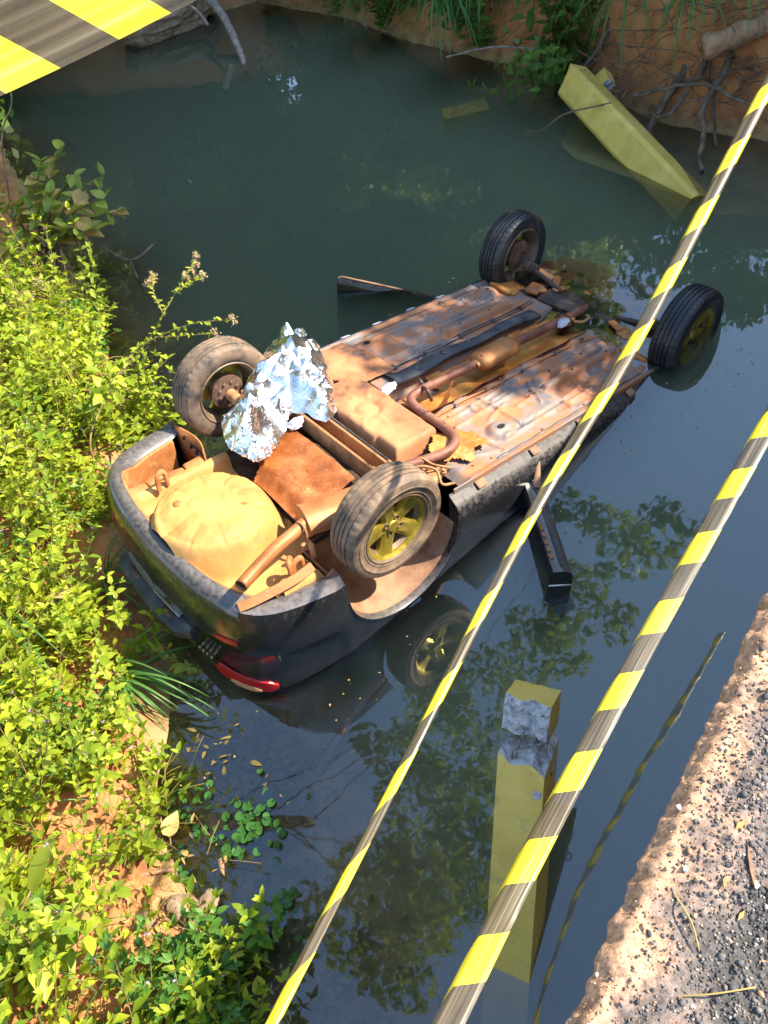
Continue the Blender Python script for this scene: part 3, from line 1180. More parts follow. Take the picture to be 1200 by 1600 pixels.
for (x, y, z) in [(.19, -.40, .058), (.21, -.455, .06), (.29, -.41, .055), (.44, -.545, .01), (.50, -.60, .005), (.40, -.60, .0), (.36, -.52, .02)]:
    b = MB()
    b.lathe([(.001, .016), (.009, .016), (.010, .013), (.010, .004), (.016, .003), (.016, 0)], 8, 'z', (x, y, z))
    b.build('bolt', M['chassis'], car)
# jumble of brackets and hoses around the near arm
b = MB()
b.box((.44, -.56, -.03), (.12, .10, .05), Matrix.Rotation(.4, 3, 'Z'), bev=.01)
b.box((.50, -.47, -.02), (.08, .10, .04), Matrix.Rotation(-.3, 3, 'Z'), bev=.01)
b.tube(crv([(.30, -.50, .03), (.38, -.53, .06), (.44, -.60, .05), (.43, -.66, .0), (.5, -.68, -.02)], 6), .008, 8)
b.tube(crv([(.36, -.47, .02), (.42, -.50, .075), (.46, -.56, .05), (.56, -.60, .0)], 6), .006, 8)
b.build('arm_bracket', M['chassis'], car)
b = MB()
for k in range(16):
    a = random.uniform(0, PI)
    b.box((random.uniform(-.1, .2), random.uniform(.12, .45), random.uniform(-.10, -.02)), (random.uniform(.05, .18), .02, random.uniform(.02, .05)), Matrix.Rotation(a, 3, 'Z'), bev=.005)
for k in range(5):
    x0 = random.uniform(-.2, .1)
    b.tube(crv([(x0, .42, -.04), (x0 + .1, .25, -.01), (x0 + .1, .1, -.05), (x0 + .18, -.05, -.06)], 5), .007, 7)
b.build('cable_tangle', M['dark'], car)


# fuel tank
def tank_h(x, y):
    dx = min(x - .325 - .02 * (y < -.2), .72 - x)
    dy = min(y + .40, .385 - y)
    d = min(dx, dy)
    e = float(sm(-.01, .055, d))
    z = -.12 + .185 * e
    r = math.hypot(x - .50, y - .03)
    a = math.atan2(y - .03, x - .50)
    z -= .016 * math.exp(-((r - .07) / .02) ** 2) * e
    for k in range(8):
        da = (a - k * PI / 4 + PI) % (2 * PI) - PI
        z += .007 * math.exp(-((da * r) / .01) ** 2) * float(sm(.07, .10, r)) * float(sm(.22, .18, r)) * e
    return z + .004 * fbm(x, y, 5, 12, 3)


rgrid('fuel_tank', tank_h, .30, .74, -.42, .40, .0115, M['tank'])


# ---- main floor ----
def seg(x, y, x0, y0, x1, y1):
    L2 = (x1 - x0) ** 2 + (y1 - y0) ** 2
    t = min(1, max(0, ((x - x0) * (x1 - x0) + (y - y0) * (y1 - y0)) / L2))
    return math.hypot(x - x0 - t * (x1 - x0), y - y0 - t * (y1 - y0))


def bumpr(x, y, x0, x1, y0, y1, s):
    return float(sm(x0 - s, x0 + s, x) * sm(x1 + s, x1 - s, x) * sm(y0 - s, y0 + s, y) * sm(y1 + s, y1 - s, y))


RIBS = [(.78, -.30, 1.45, -.28), (.80, -.38, 1.30, -.36), (.95, -.62, 1.95, -.60), (1.22, -.46, 1.40, -.46), (1.10, -.26, 1.12, -.60), (1.32, -.26, 1.34, -.46), (1.45, -.48, 1.47, -.66),
        (1.66, -.50, 1.68, -.68), (1.52, -.56, 2.05, -.54), (1.80, -.50, 1.83, -.66), (1.90, -.50, 1.93, -.66), (2.0, -.50, 2.03, -.66), (1.60, -.30, 2.05, -.24), (.84, -.52, .88, -.68),
        (1.15, -.33, 1.30, -.33), (1.0, -.45, 1.18, -.40), (1.36, -.52, 1.44, -.34), (.70, -.60, .84, -.66)]
RIBS += [(x0 + .05, -y0 + .02, x1 + .05, -y1 + .02) for x0, y0, x1, y1 in RIBS[:12]]


def floor_h(x, y):
    z = .0
    tun = 1 - float(sm(.125, .185, abs(y - .015)))
    z -= .085 * tun
    z += .012 * bumpr(x, y, .8, 1.45, -.58, -.24, .010) + .010 * bumpr(x, y, .95, 1.45, .30, .62, .012) - .012 * bumpr(x, y, 1.50, 2.05, -.66, -.50, .010) - .010 * bumpr(x, y, .80, 1.0, -.36, -.26, .010)
    for (x0, y0, x1, y1) in RIBS:
        if min(x0, x1) - .04 < x < max(x0, x1) + .04 and min(y0, y1) - .04 < y < max(y0, y1) + .04:
            d = seg(x, y, x0, y0, x1, y1)
            z += .017 * math.exp(-(d / .010) ** 2)
    # chassis legs
    z += (.036) * bumpr(x, y, 1.46, 2.14, -.40, -.345, .010) + (.036) * bumpr(x, y, 1.46, 2.14, -.475, -.425, .010) + .012 * bumpr(x, y, 1.42, 2.2, -.48, -.34, .014)
    z += (.036) * bumpr(x, y, 1.44, 2.06, .345, .40, .010) + (.036) * bumpr(x, y, 1.44, 2.06, .425, .475, .010) + .012 * bumpr(x, y, 1.40, 2.1, .34, .48, .014)
    # jack pads
    for (jx, jy) in ((.98, -.555), (.97, .585), (2.08, .60)):
        r = math.hypot((x - jx) / 1.25, y - jy)
        z += .030 * float(sm(.085, .045, r))
    r = math.hypot(x - 1.03, y + .325)
    z += .010 * math.exp(-((r - .03) / .008) ** 2)
    z -= .05 * float(sm(.58, .50, x)) + .03 * float(sm(.70, .56, x)) * float(sm(-.5, -.3, y))
    # toe board dips at the front
    z -= .07 * float(sm(2.26, 2.50, x))
    z += .016 * float(sm(.70, .735, abs(y)))
    z += .0035 * fbm(x, y, 1, 9, 3) + .0015 * fbm(x, y, 8, 40, 2)
    return z


rgrid('floor_pan', floor_h, .52, 2.50, -.742, .742, .0095, M['floor'], lambda x, y: not (x < .74 and -.43 < y < .40) and not (x < .62 and y < -.52 - (x - .52) * 0.0 and False))
for s in (-1, 1):
    b = MB()
    b.box((1.36, s * .744, .004), (1.86, .010, .034), bev=.002)
    b.build('sill_flange', M['floor'] if s < 0 else M['strip'], car)
    for k, x in enumerate((.62, .95, 1.22, 1.52, 1.80) if s > 0 else (.60, 1.02, 1.42, 1.88)):
        b = MB()
        b.box((x, s * .775, .0 if s > 0 else -.012), (.06, .045, .012), Matrix.Rotation(s * -.45, 3, 'X') @ Matrix.Rotation(.2 * math.sin(k * 3), 3, 'Z'), bev=.003)
        b.build('sill_clip', M['rag'] if s > 0 else M['liner'], car)
for s, y0 in ((1, .28), (1, .305), (-1, -.235)):
    b = MB()
    b.tube(crv([(.80, y0, .012), (1.05, y0 + .012, .014), (1.30, y0 - .005, .016), (1.60, y0 + .010, .014), (1.95, y0, .014), (2.25, y0 + .03 * s, .0)], 7), .0042, 6)
    b.build('brake_line', M['strip'] if s > 0 else M['chassis'], car)
    for x in (.95, 1.2, 1.52, 1.83, 2.1):
        c_ = MB()
        c_.box((x, y0 + .004, .016), (.020, .022, .012), bev=.003)
        c_.build('line_clip', M['strip'], car)
for x, y in ((.66, -.66), (.78, -.68), (1.18, -.69), (1.55, -.69), (1.9, -.69), (2.15, -.68), (.70, .66), (1.05, .69), (1.4, .69), (1.75, .69), (2.05, .69), (1.36, -.20), (1.62, -.21), (1.9, -.21), (2.18, -.36), (2.18, -.46), (2.10, .36),
             (2.10, .47), (1.40, -.41), (1.36, .41), (.86, -.27)):
    b = MB()
    b.lathe([(.001, .009), (.007, .009), (.0085, .006), (.0085, .002), (.014, .001), (.014, -.003)], 8, 'z', (x, y, floor_h(x, y)))
    b.build('bolt', M['chassis'], car)
for x0, x1, y in ((.80, 2.2, -.705), (.90, 2.15, .702)):
    b = MB()
    b.tube([(x, y + .002 * math.sin(x * 40), floor_h(x, y) + .002) for x in np.linspace(x0, x1, 60)], .006, 5, flat=.5)
    b.build('sealant_bead', M['strip'], car)
# drain and bolt holes: black discs on the pads paint in their inner shade
HOLES = [(.98, -.555, .032, .025, .018), (.97, .585, .032, .025, .018), (2.08, .60, .032, .026, .02), (1.60, -.372, .040, .009, .008), (1.90, -.372, .040, .009, .008), (2.05, -.45, .040, .009, .008),
         (1.72, -.45, .040, .009, .008), (1.58, .372, .040, .009, .008), (1.86, .372, .040, .009, .008), (1.68, .45, .040, .009, .008), (1.98, .45, .040, .009, .008)]
for x, y, z, r1, r2 in HOLES:
    b = MB()
    b.lathe([(1.0, .0), (.55, -.001), (.001, -.002)], 14, 'z')
    b.v = [(vx * r1, vy * r2, vz) for vx, vy, vz in b.v]
    o = b.build('drain_hole', M['black'], car)
    o.location = (x, y, floor_h(x, y) + .003)


# tunnel heat shield: thin wavy orange sheet
def tshield(x, y):
    v = (y - .015) / .18
    return -.050 + .030 * v * v + .012 * fbm(x, y, 3, 7, 4) + .02 * abs(v) ** 4


def tsh_keep(x, y):
    lo = -.195 + .03 * math.sin(x * 9) + .012 * math.sin(x * 31)
    hi = .135 + .015 * math.sin(x * 7 + 1)
    if x < 1.0:
        hi = .10 + .03 * math.sin(x * 13)
        lo = -.20 - .12 * float(sm(.95, .80, x)) + .02 * math.sin(x * 23)
    return lo < y < hi and not (1.0 < x < 1.06 and y > .0)


rgrid('tunnel_heat_shield', lambda x, y: tshield(x, y) - .002, .80, 2.24, -.32, .19, .0125, M['shield'], tsh_keep)
rgrid('heat_shield_flap', lambda x, y: .022 + .018 * fbm(x, y, 9, 10, 3) + .02 * math.sin((x + y) * 9), .50, .86, -.64, -.34, .0125, M['shield'],
      lambda x, y: ((x - .70) / .17) ** 2 + ((y + .49) / (.13 + .03 * math.sin(x * 40))) ** 2 < 1)

# black cable cover running along the tunnel
b = MB()
vs = []
for i, x in enumerate(np.linspace(.84, 2.13, 40)):
    y0, y1 = .145 + .01 * math.sin(x * 5), .245 + .008 * math.sin(x * 6 + 1)
    z = .018 + .008 * math.sin(x * 11)
    if x < .9:
        y1 += .05 * (1 - (x - .84) / .06)
    vs += [(x, y0, z - .015), (x, y0 + .006, z + .004), (x, (y0 + y1) / 2, z + .012), (x, y1 - .006, z + .004), (x, y1, z - .015)]
b.add(vs, [(i * 5 + k, (i + 1) * 5 + k, (i + 1) * 5 + k + 1, i * 5 + k + 1) for i in range(39) for k in range(4)])
cc = b.build('cable_cover', M['strip'], car, solid=.004)
for x in (1.04, 1.27, 1.50, 1.75, 2.0):
    b = MB()
    b.lathe([(.001, .008), (.012, .008), (.018, .004), (.02, 0)], 14, 'z', (x, .195 + .008 * math.sin(x * 5.5), .030 + .008 * math.sin(x * 11)))
    b.build('push_rivet', M['strip'], cc)
# torn black and dusty guard plate at its rear end
rgrid('underbody_guard', lambda x, y: .030 + .012 * fbm(x, y, 4, 8, 3) - .25 * max(0, .68 - x) ** 1.2, .50, .95, .25, .70, .0125, M['tank'],
      lambda x, y: x > .53 + .35 * abs(y - .55) and y > .26 + .4 * max(0, .72 - x) and x < .93 - .5 * max(0, y - .55))

# exhaust line
PIPE = crv([(.20, -.44, .03), (.36, -.478, .045), (.54, -.535, .06), (.63, -.53, .065), (.69, -.48, .065), (.715, -.36, .06), (.722, -.20, .055), (.735, -.10, .055), (.785, -.045, .055), (.90, -.032, .055),
            (1.10, -.04, .058), (1.30, -.05, .064)], 8)
b = MB()
b.tube(PIPE, .0265, 16)
ex = b.build('exhaust_pipe', M['pipe'], car)
b = MB()
b.lathe([(.0265, -.02), (.030, -.018), (.032, 0), (.050, .006), (.064, .02), (.072, .045), (.072, .30), (.062, .325), (.045, .345), (.032, .365), (.03, .39)], 28, 'x')
b.v = [(x, y * 1.15, z * .72) for x, y, z in b.v]
o = b.build('front_silencer', M['muffler'], car)
o.location = (1.30, -.052, .066)
o.rotation_euler = (0, 0, math.radians(3))
b = MB()
b.lathe([(.027, -.012), (.046, -.012), (.050, -.006), (.050, .006), (.046, .012), (.027, .012)], 20, 'x', (1.335, -.055, .066))
b.build('silencer_collar', M['dark'], car)
b = MB()
b.tube(crv([(1.66, -.034, .062), (1.85, -.022, .045), (2.05, -.010, .03), (2.20, -.002, .025), (2.40, .008, .01), (2.62, .025, -.02), (2.78, .06, -.08)], 8), [.0285] * 30 + [.034] * 19, 16)
b.build('front_pipe', M['pipe'], car)
b = MB()
b.box((2.19, -.002, .028), (.014, .13, .06), bev=.006)
b.box((2.205, -.002, .028), (.012, .12, .055), bev=.006)
for s in (-1, 1):
    b.tube([(2.16, s * .048, .03), (2.24, s * .048, .03)], .008, 8)
b.tube(crv([(2.21, -.07, .03), (2.25, -.11, .03), (2.33, -.10, .025), (2.36, -.06, .02)], 5), .010, 8)
b.build('pipe_flange', M['chassis'], car)
for (x, y) in ((.90, .02), (.865, -.075)):
    b = MB()
    b.tube(crv([(x, y - .05, .03), (x - .01, y - .02, .085), (x, y + .03, .08), (x + .02, y + .05, .05)], 4), .011, 8)
    b.build('rubber_hanger', M['dark'], car)

# ---- front end, mostly under water ----
def sub_h(x, y):
    return .015 + .03 * math.exp(-((x - 2.72) / .08) ** 2) + .02 * math.exp(-((abs(y) - .33) / .06) ** 2) + .012 * fbm(x, y, 2, 7, 3) - .03 * float(sm(2.9, 3.2, x))


rgrid('front_subframe', sub_h, 2.56, 3.12, -.46, .62, .02, M['mud'],
      lambda x, y: not (2.80 < x < 2.98 and -.22 < y < .12) and not (math.hypot(x - 2.74, y - .30) < .035) and not (math.hypot(x - 2.70, y - .42) < .03) and not (math.hypot(x - 2.68, y + .25) < .04)
      and x < 3.1 - .4 * max(0, abs(y) - .35) and not (x < 2.66 and .12 < y < .30))
rgrid('bumper_tray', lambda x, y: -.10 + .02 * fbm(x, y, 6, 5, 3), 2.40, 3.2, -.66, .66, .04, M['dark'], lambda x, y: x < 3.2 - .6 * max(0, abs(y) - .3))
for s in (-1, 1):
    b = MB()
    b.tube(crv([(2.62, s * .30, -.02), (2.58, s * .42, .03), (2.50, s * .52, .08), (2.46, s * .60, .10)], 6), [.045] * 6 + [.034] * 6 + [.03] * 7, 10, flat=.5)
    b.tube(crv([(2.80, s * .36, -.02), (2.66, s * .45, .03), (2.50, s * .54, .08)], 6), .026, 10, flat=.6)
    b.build('control_arm', M['chassis'], car)
    b = MB()
    b.tube([(2.44, s * .24, .05), (2.46, s * .62, .13)], .016, 10)
    b.lathe([(.018, -.05), (.035, -.04), (.030, -.02), (.04, -.01), (.034, .01), (.045, .03), (.045, .06)], 14, 'y', (2.455, s * .52, .11))
    b.build('drive_shaft', M['dark'], car)
    b = MB()
    b.box((2.36, s * .40, .03), (.14, .10, .03), Matrix.Rotation(.3 * s, 3, 'Z'), bev=.008)
    b.lathe([(.001, .03), (.018, .03), (.022, .02), (.034, .016), (.036, .008), (.001, .006)], 14, 'z', (2.36, s * .36 - .02, .035))
    b.build('bush_mount', M['mud'], car)
    b = MB()
    b.box((2.30, s * .57, -.01), (.26, .20, .035), Matrix.Rotation(.25, 3, 'Y'), bev=.01)
    b.box((2.26, s * .50, .01), (.14, .06, .03), Matrix.Rotation(.5, 3, 'Z'), bev=.01)
    b.build('chassis_leg_end', M['shield'], car)
b = MB()
b.box((2.42, .18, -.01), (.22, .34, .10), Matrix.Rotation(.12, 3, 'Z'), bev=.03)
b.box((2.46, -.20, -.01), (.20, .26, .11), Matrix.Rotation(-.1, 3, 'Z'), bev=.03)
b.tube(crv([(2.3, .48, .0), (2.42, .36, .03), (2.6, .42, .01), (2.7, .52, -.03)], 6), .014, 8)
b.tube(crv([(2.55, .05, .03), (2.62, -.12, .03), (2.55, -.30, .03)], 6), .018, 8)
b.build('engine_sump', M['dark'], car)
for (x, y, a, l) in ((2.52, .34, .6, .18), (2.46, .26, -.2, .10), (2.60, -.33, .3, .2), (2.35, -.30, 1.2, .12), (2.62, .10, .1, .16), (2.5, -.46, -.7, .16)):
    b = MB()
    b.box((x, y, .05), (l, .05, .018), Matrix.Rotation(a, 3, 'Z'), bev=.005)
    b.build('mud_guard_shard', M['mud'], car)
b = MB()
b.box((2.22, -.70, -.02), (.30, .08, .03), Matrix.Rotation(-.18, 3, 'Z') @ Matrix.Rotation(.1, 3, 'Y'), bev=.008)
b.box((2.17, -.66, .0), (.14, .05, .03), Matrix.Rotation(.4, 3, 'Z'), bev=.008)
b.build('torn_guard', M['liner'], car)


# ---- wheels ----
def wheel(centre, side, steer=0.0, camber=0.0, dirty=True):
    root = bpy.data.objects.new('wheel', None)
    root.empty_display_size = .1
    COL.objects.link(root)
    root.parent = car
    root.location = centre
    root.rotation_euler = (camber, random.uniform(0, 2), steer + (PI if side > 0 else 0))
    tread = []
    ys = [-.078, -.066, -.046, -.045, -.039, -.038, -.016, -.015, -.009, -.008, .008, .009, .015, .016, .038, .039, .045, .046, .066, .078]
    gro = {3, 4, 7, 8, 11, 12, 15, 16}
    for k, y in enumerate(ys):
        crown = .293 - 1.25 * (abs(y) ** 2) * .9
        tread.append((crown - (.009 if k in gro else 0) - (.006 if k in (0, 19) else 0), y))
    prof = [(.192, -.070), (.198, -.082), (.207, -.0865), (.212, -.085), (.235, -.0915), (.238, -.0935), (.243, -.0935), (.246, -.091), (.262, -.089), (.275, -.0845)] + tread + \
           [(.275, .0845), (.262, .089), (.235, .0915), (.207, .0865), (.198, .082), (.192, .070)]
    nb_ = 10

    def rf(i, k, r):
        kk = k - nb_
        ph = i % 4
        if kk in (1, 2, 17, 18, 0, 19) and ph == 0:
            return r - .0032
        if kk in (5, 6, 13, 14) and ph == 2:
            return r - .0018
        return r
    t = MB()
    t.lathe(prof, 176, 'y', rfun=rf, closed=True)
    t.build('tyre', M['rubber'] if dirty else M['rubber_wet'], root, angle=28)
    # rim: barrel, lip, face
    r_ = MB()
    r_.lathe([(.150, -.030), (.170, -.060), (.178, -.072), (.183, -.078), (.190, -.084), (.1955, -.084), (.196, -.078), (.190, -.072), (.183, -.060), (.176, -.03), (.172, .04), (.178, .066), (.190, .074), (.196, .080), (.190, .086),
              (.182, .080), (.168, .05), (.160, -.02)], 64, 'y', closed=True)
    rim = r_.build('rim', M['rimgrey'], root)
    f_ = MB()
    f_.lathe([(.001, -.052), (.028, -.052), (.031, -.049), (.033, -.044), (.062, -.040), (.068, -.034), (.068, -.018), (.001, -.016)], 40, 'y')
    for k in range(5):
        a = 2 * PI * k / 5 + .3
        vs = []
        for r, w_, yf, yb in ((.045, .044, -.042, -.018), (.08, .043, -.046, -.016), (.12, .042, -.052, -.018), (.15, .050, -.058, -.026), (.172, .068, -.066, -.04)):
            for (u, y) in ((-w_, yb), (-w_, yf + .010), (-w_ * .55, yf), (0, yf + .004), (w_ * .55, yf), (w_, yf + .010), (w_, yb)):
                vs.append((r * math.cos(a) - u * math.sin(a), y, r * math.sin(a) + u * math.cos(a)))
        f_.add(vs, [(i * 7 + j, i * 7 + (j + 1) % 7, (i + 1) * 7 + (j + 1) % 7, (i + 1) * 7 + j) for i in range(4) for j in range(7)])
    f_.lathe([(.178, -.074), (.170, -.066), (.160, -.058), (.163, -.05), (.172, -.056)], 64, 'y')
    f_.build('spoke_face', M['gold'], root, angle=35)
    for k in range(4):
        a = 2 * PI * k / 4 + .5
        h_ = MB()
        h_.lathe([(.016, .004), (.014, -.004), (.013, .002), (.001, .004)], 12, 'y', (.046 * math.cos(a), -.0445, .046 * math.sin(a)))
        h_.build('lug_recess', M['iron'], root)
    d_ = MB()
    d_.lathe([(.001, -.008), (.085, -.008), (.095, .0), (.100, .03), (.104, .045), (.104, .055), (.04, .062), (.001, .062)], 32, 'y')
    for k in range(8):
        a = 2 * PI * k / 8
        d_.box((.06 * math.cos(a), .062, .06 * math.sin(a)), (.02, .014, .02), bev=.004)
    d_.build('brake_drum', M['iron'], root)
    return root


wheel((.0, -.722, .054), -1)
wheel((.0, .722, .054), 1)
wheel((2.462, .722, .150), 1, steer=.06, dirty=False)
wheel((2.462, -.722, .150), -1, steer=.06, dirty=False)

# ---- tail details ----
def wrap_strip(name, y0, y1, z0, z1, off, mat, n=14, th=.012, zcurve=0.0, xlim=-.45):
    """piece that follows the outline of the tail, outer face proud of the body by off"""
    tail = [i for i in range(nP) if plan[i][0] < xlim]
    tail.sort(key=lambda i: plan[i][1])
    ty = [plan[i][1] for i in tail]
    ya = np.linspace(min(y0, y1), max(y0, y1), max(4, int(abs(y1 - y0) / .02)))
    px_ = np.interp(ya, ty, [plan[i][0] for i in tail])
    nx2 = np.interp(ya, ty, [nor[i][0] for i in tail])
    ny2 = np.interp(ya, ty, [nor[i][1] for i in tail])
    w_ = MB()
    vs_2 = []
    m_ = len(ya)
    for c in range(m_):
        t_ = c / (m_ - 1)
        e = min(1, min(t_, 1 - t_) * 8 + .35)
        zm, hz = (z0 + z1) / 2 + zcurve * (t_ - .5), abs(z1 - z0) / 2 * e
        for zz, oo in ((zm + hz, off - th), (zm + hz * .9, off), (zm, off + .004), (zm - hz * .9, off), (zm - hz, off - th)):
            vs_2.append((px_[c] + nx2[c] * oo, ya[c] + ny2[c] * oo, zz))
    w_.add(vs_2, [(a * 5 + k, (a + 1) * 5 + k, (a + 1) * 5 + k + 1, a * 5 + k + 1) for a in range(m_ - 1) for k in range(4)] +
           [(0, 1, 2, 3, 4), tuple((m_ - 1) * 5 + k for k in range(4, -1, -1))])
    return w_.build(name, mat, car)


wrap_strip('reflector', -.62, -.50, -.285, -.325, .016, M['red'])
wrap_strip('reflector', .50, .62, -.285, -.325, .016, M['red'])
for s in (-1, 1):
    tl = wrap_strip('tail_light', s * .43, s * .735, -.61, -.695, -.012, M['red'], zcurve=-.02 * s)
    o = wrap_strip('amber_lens', s * .53, s * .68, -.66, -.698, -.005, M['amber'], zcurve=-.01 * s)
    o.parent = tl


def tail_pt(y, off, z):
    tail = sorted([i for i in range(nP) if plan[i][0] < -.45], key=lambda i: plan[i][1])
    ty = [plan[i][1] for i in tail]
    q = [np.interp(y, ty, [w[i][c] for i in tail]) for w in (plan, nor) for c in (0, 1)]
    return (q[0] + q[2] * off, y if False else q[1] + q[3] * off, z)


b = MB()
ys_ = np.linspace(-.31, .40, 30)
vs = []
for c, y in enumerate(ys_):
    e = min(1, min(c, 29 - c) / 3 + .15)
    for (o_, z) in ((-.03, -.418), (.004, -.420), (.006 + .058 * e, -.440), (.010 + .062 * e, -.452), (.008 + .055 * e, -.50), (-.02, -.56)):
        vs.append(tail_pt(y, o_, z))
b.add(vs, [(i * 6 + k, (i + 1) * 6 + k, (i + 1) * 6 + k + 1, i * 6 + k + 1) for i in range(29) for k in range(5)] + [tuple(range(6)), tuple(29 * 6 + k for k in range(5, -1, -1))])
pr = b.build('plate_handle', M['strip'], car, angle=25)
wrap_strip('plate_trim', -.22, .34, -.408, -.414, .008, M['chrome'], th=.01)
for y in (-.14, .20):
    b = MB()
    q0, q1 = Vector(tail_pt(y - .05, .03, -.428)), Vector(tail_pt(y + .05, .03, -.428))
    b.box((q0 + q1) / 2, ((q1 - q0).length, .034, .014), Matrix.Rotation(math.atan2((q1 - q0).y, (q1 - q0).x), 3, 'Z'), bev=.004)
    o = b.build('plate_lamp', M['iron'], pr)
wrap_strip('tailgate_groove', -.22, .34, -.372, -.380, .0155, M['rimgrey'], th=.004)
for k in range(4):
    o = wrap_strip('chrome_letter', -.295 - .032 * k - .008, -.295 - .032 * k + .008, -.605, -.628, -.020, M['chrome'], th=.005)


# ---- hanging doors ----
def door(name, hinge, direction, length, th, mat):
    d = Vector(direction).normalized()
    nrm = Vector((d.y, -d.x, 0))
    b_ = MB()
    vs_3 = []
    lev = [(.0, .48, .72), (-.004, .28, .90), (-.022, .06, .97), (-.05, 0, 1.0), (-.10, -.04, 1.0), (-.30, -.10, .98), (-.62, -.02, .92), (-.66, .10, .85)]
    n_ = 12
    for z, a_, c_ in lev:
        for i in range(n_ + 1):
            t_ = i / n_
            q = Vector(hinge) + d * (length * t_)
            q.z += z
            vs_3.append(q + nrm * (th * a_))
        for i in range(n_, -1, -1):
            t_ = i / n_
            q = Vector(hinge) + d * (length * t_)
            q.z += z
            vs_3.append(q + nrm * (th * c_))
    m_ = 2 * (n_ + 1)
    b_.add(vs_3, [(l * m_ + i, l * m_ + (i + 1) % m_, (l + 1) * m_ + (i + 1) % m_, (l + 1) * m_ + i) for l in range(len(lev) - 1) for i in range(m_)] +
           [(i, i + 1, m_ - 2 - i, m_ - 1 - i) for i in range(n_)])
    o_ = b_.build(name, mat, car, angle=30)
    return o_, d, nrm


dr, d, nrm = door('door', (1.02, -.85, -.15), (-.47, -.64, 0), .70, .115, M['paint'])
b = MB()
q0 = Vector((1.02, -.85, -.15))
b.box(q0 + d * .36 + nrm * .055 + Vector((0, 0, .006)), (.62, .012, .008), Matrix.Rotation(math.atan2(d.y, d.x), 3, 'Z'), bev=.003)
b.build('door_seal', M['strip'], dr)
b = MB()
b.box(q0 + d * .70 + nrm * .055 + Vector((0, 0, -.10)), (.006, .115, .012), Matrix.Rotation(math.atan2(d.y, d.x), 3, 'Z'), bev=.002)
b.build('door_edge_trim', M['chrome'], dr)
b = MB()
for k in range(5):
    b.box(q0 + d * (.40 + .05 * k) + nrm * .092 + Vector((0, 0, .004)), (.03, .018, .008), Matrix.Rotation(math.atan2(d.y, d.x) + .3 * math.sin(k * 2), 3, 'Z'), bev=.003)
b.build('mud_spatter', M['mud'], dr)
b = MB()
b.tube([q0 + d * -.05 + nrm * .02 + Vector((0, 0, .10)), q0 + d * .10 + nrm * .05 + Vector((0, 0, .01))], [.006, .022], 6, flat=.4)
b.build('hinge_strap', M['liner'], dr)
dr2, d2, n2 = door('door', (2.12, .90, -.22), (-.42, .86, 0), 1.0, .06, M['paint'])
b = MB()
b.box(Vector((2.12, .90, -.22)) + d2 * .5 + n2 * .03 + Vector((0, 0, .006)), (.95, .02, .012), Matrix.Rotation(math.atan2(d2.y, d2.x), 3, 'Z'), bev=.003)
b.build('door_seal', M['liner'], dr2)


# ------------------------------------------------------------------ foil blanket on the rear axle (car-frame coordinates turned to world)
def C2W(q):
    return MW @ Vector(q)


def crumple(name_mesh, blobs, mat, sub=5, parent=None, amp=1.0):
    b_ = MB()
    for (c, rad, rot, seed) in blobs:
        bm_ = bmesh.new()
        bmesh.ops.create_icosphere(bm_, subdivisions=sub, radius=1)
        R3_ = Matrix.Rotation(rot, 3, 'Z')
        vs_ = []
        for v in bm_.verts:
            n_ = v.co.normalized()
            q = n_ + Vector((seed, seed * .7, seed * 1.3))
            w_ = noise.fractal(q * 1.2, 1, 2, 2) * .26
            wq = q * 1.55 + Vector((noise.noise(q * 1.5), noise.noise(q * 1.5 + Vector((9, 0, 0))), noise.noise(q * 1.5 + Vector((0, 9, 0))))) * .7
            cell = noise.cell_vector(wq)
            cell2 = noise.cell_vector(wq * 2.3 + Vector((4.1, 2.2, 7.7)))
            f_ = n_.dot(cell - Vector((.5, .5, .5))) * .20 + n_.dot(cell2 - Vector((.5, .5, .5))) * .07
            rid = (1 - abs(noise.noise(q * 1.6)) * 2.6) * .15 + (1 - abs(noise.noise(q * 3.4)) * 2.4) * .03
            s_ = 1 + amp * (w_ + f_ + rid)
            p_ = Vector((n_.x * rad[0] * s_, n_.y * rad[1] * s_, n_.z * rad[2] * s_))
            if p_.z < -.035:
                p_.z = -.035 + (p_.z + .035) * .3
            vs_.append(R3_ @ p_ + Vector(c))
        b_.add(vs_, [tuple(v.index for v in f.verts) for f in bm_.faces])
        bm_.free()
    return b_.build(name_mesh, mat, parent, smooth=True, angle=14)


fo = empty('foil_blanket', C2W((.15, .4, .1)), 'crumpled silver foil emergency blanket heaped over the rear axle', 'blanket')
fo.rotation_euler = MW.to_euler()
FOUT = crv([(-.17, .47, 0), (-.25, .31, 0), (-.26, .17, 0), (-.20, .05, 0), (-.08, .08, 0), (.08, .20, 0), (.17, .27, 0), (.27, .10, 0), (.40, .16, 0), (.52, .34, 0), (.66, .62, 0), (.70, .80, 0), (.62, 1.0, 0), (.50, 1.06, 0),
             (.40, .98, 0), (.30, .80, 0), (.14, .68, 0), (-.02, .56, 0), (-.17, .47, 0)], 5)
FO = np.array([(q.x, q.y) for q in FOUT])


def foil_top(x, y, d):
    h = .03 + .20 * min(1, (d / .17)) ** .62
    h *= 1.0 - .30 * math.exp(-(((x - .16) * .6 + (y - .45) * .8) / .09) ** 2)          # pinched waist
    h -= .22 * float(sm(.72, 1.05, y))                                                   # hangs over the wheel
    for k, (a, f) in enumerate(((.4, 4.2), (1.3, 5.4), (2.2, 4.8), (.9, 9.0), (2.7, 10.0))):
        t = (x * math.cos(a) + y * math.sin(a)) * f + 1.6 * noise.noise(Vector((x * 4, y * 4, k * 3.1)))
        h += (abs((t % 1) * 2 - 1) - .5) * (.060 if k < 3 else .020) * min(1, d / .06)
    return h


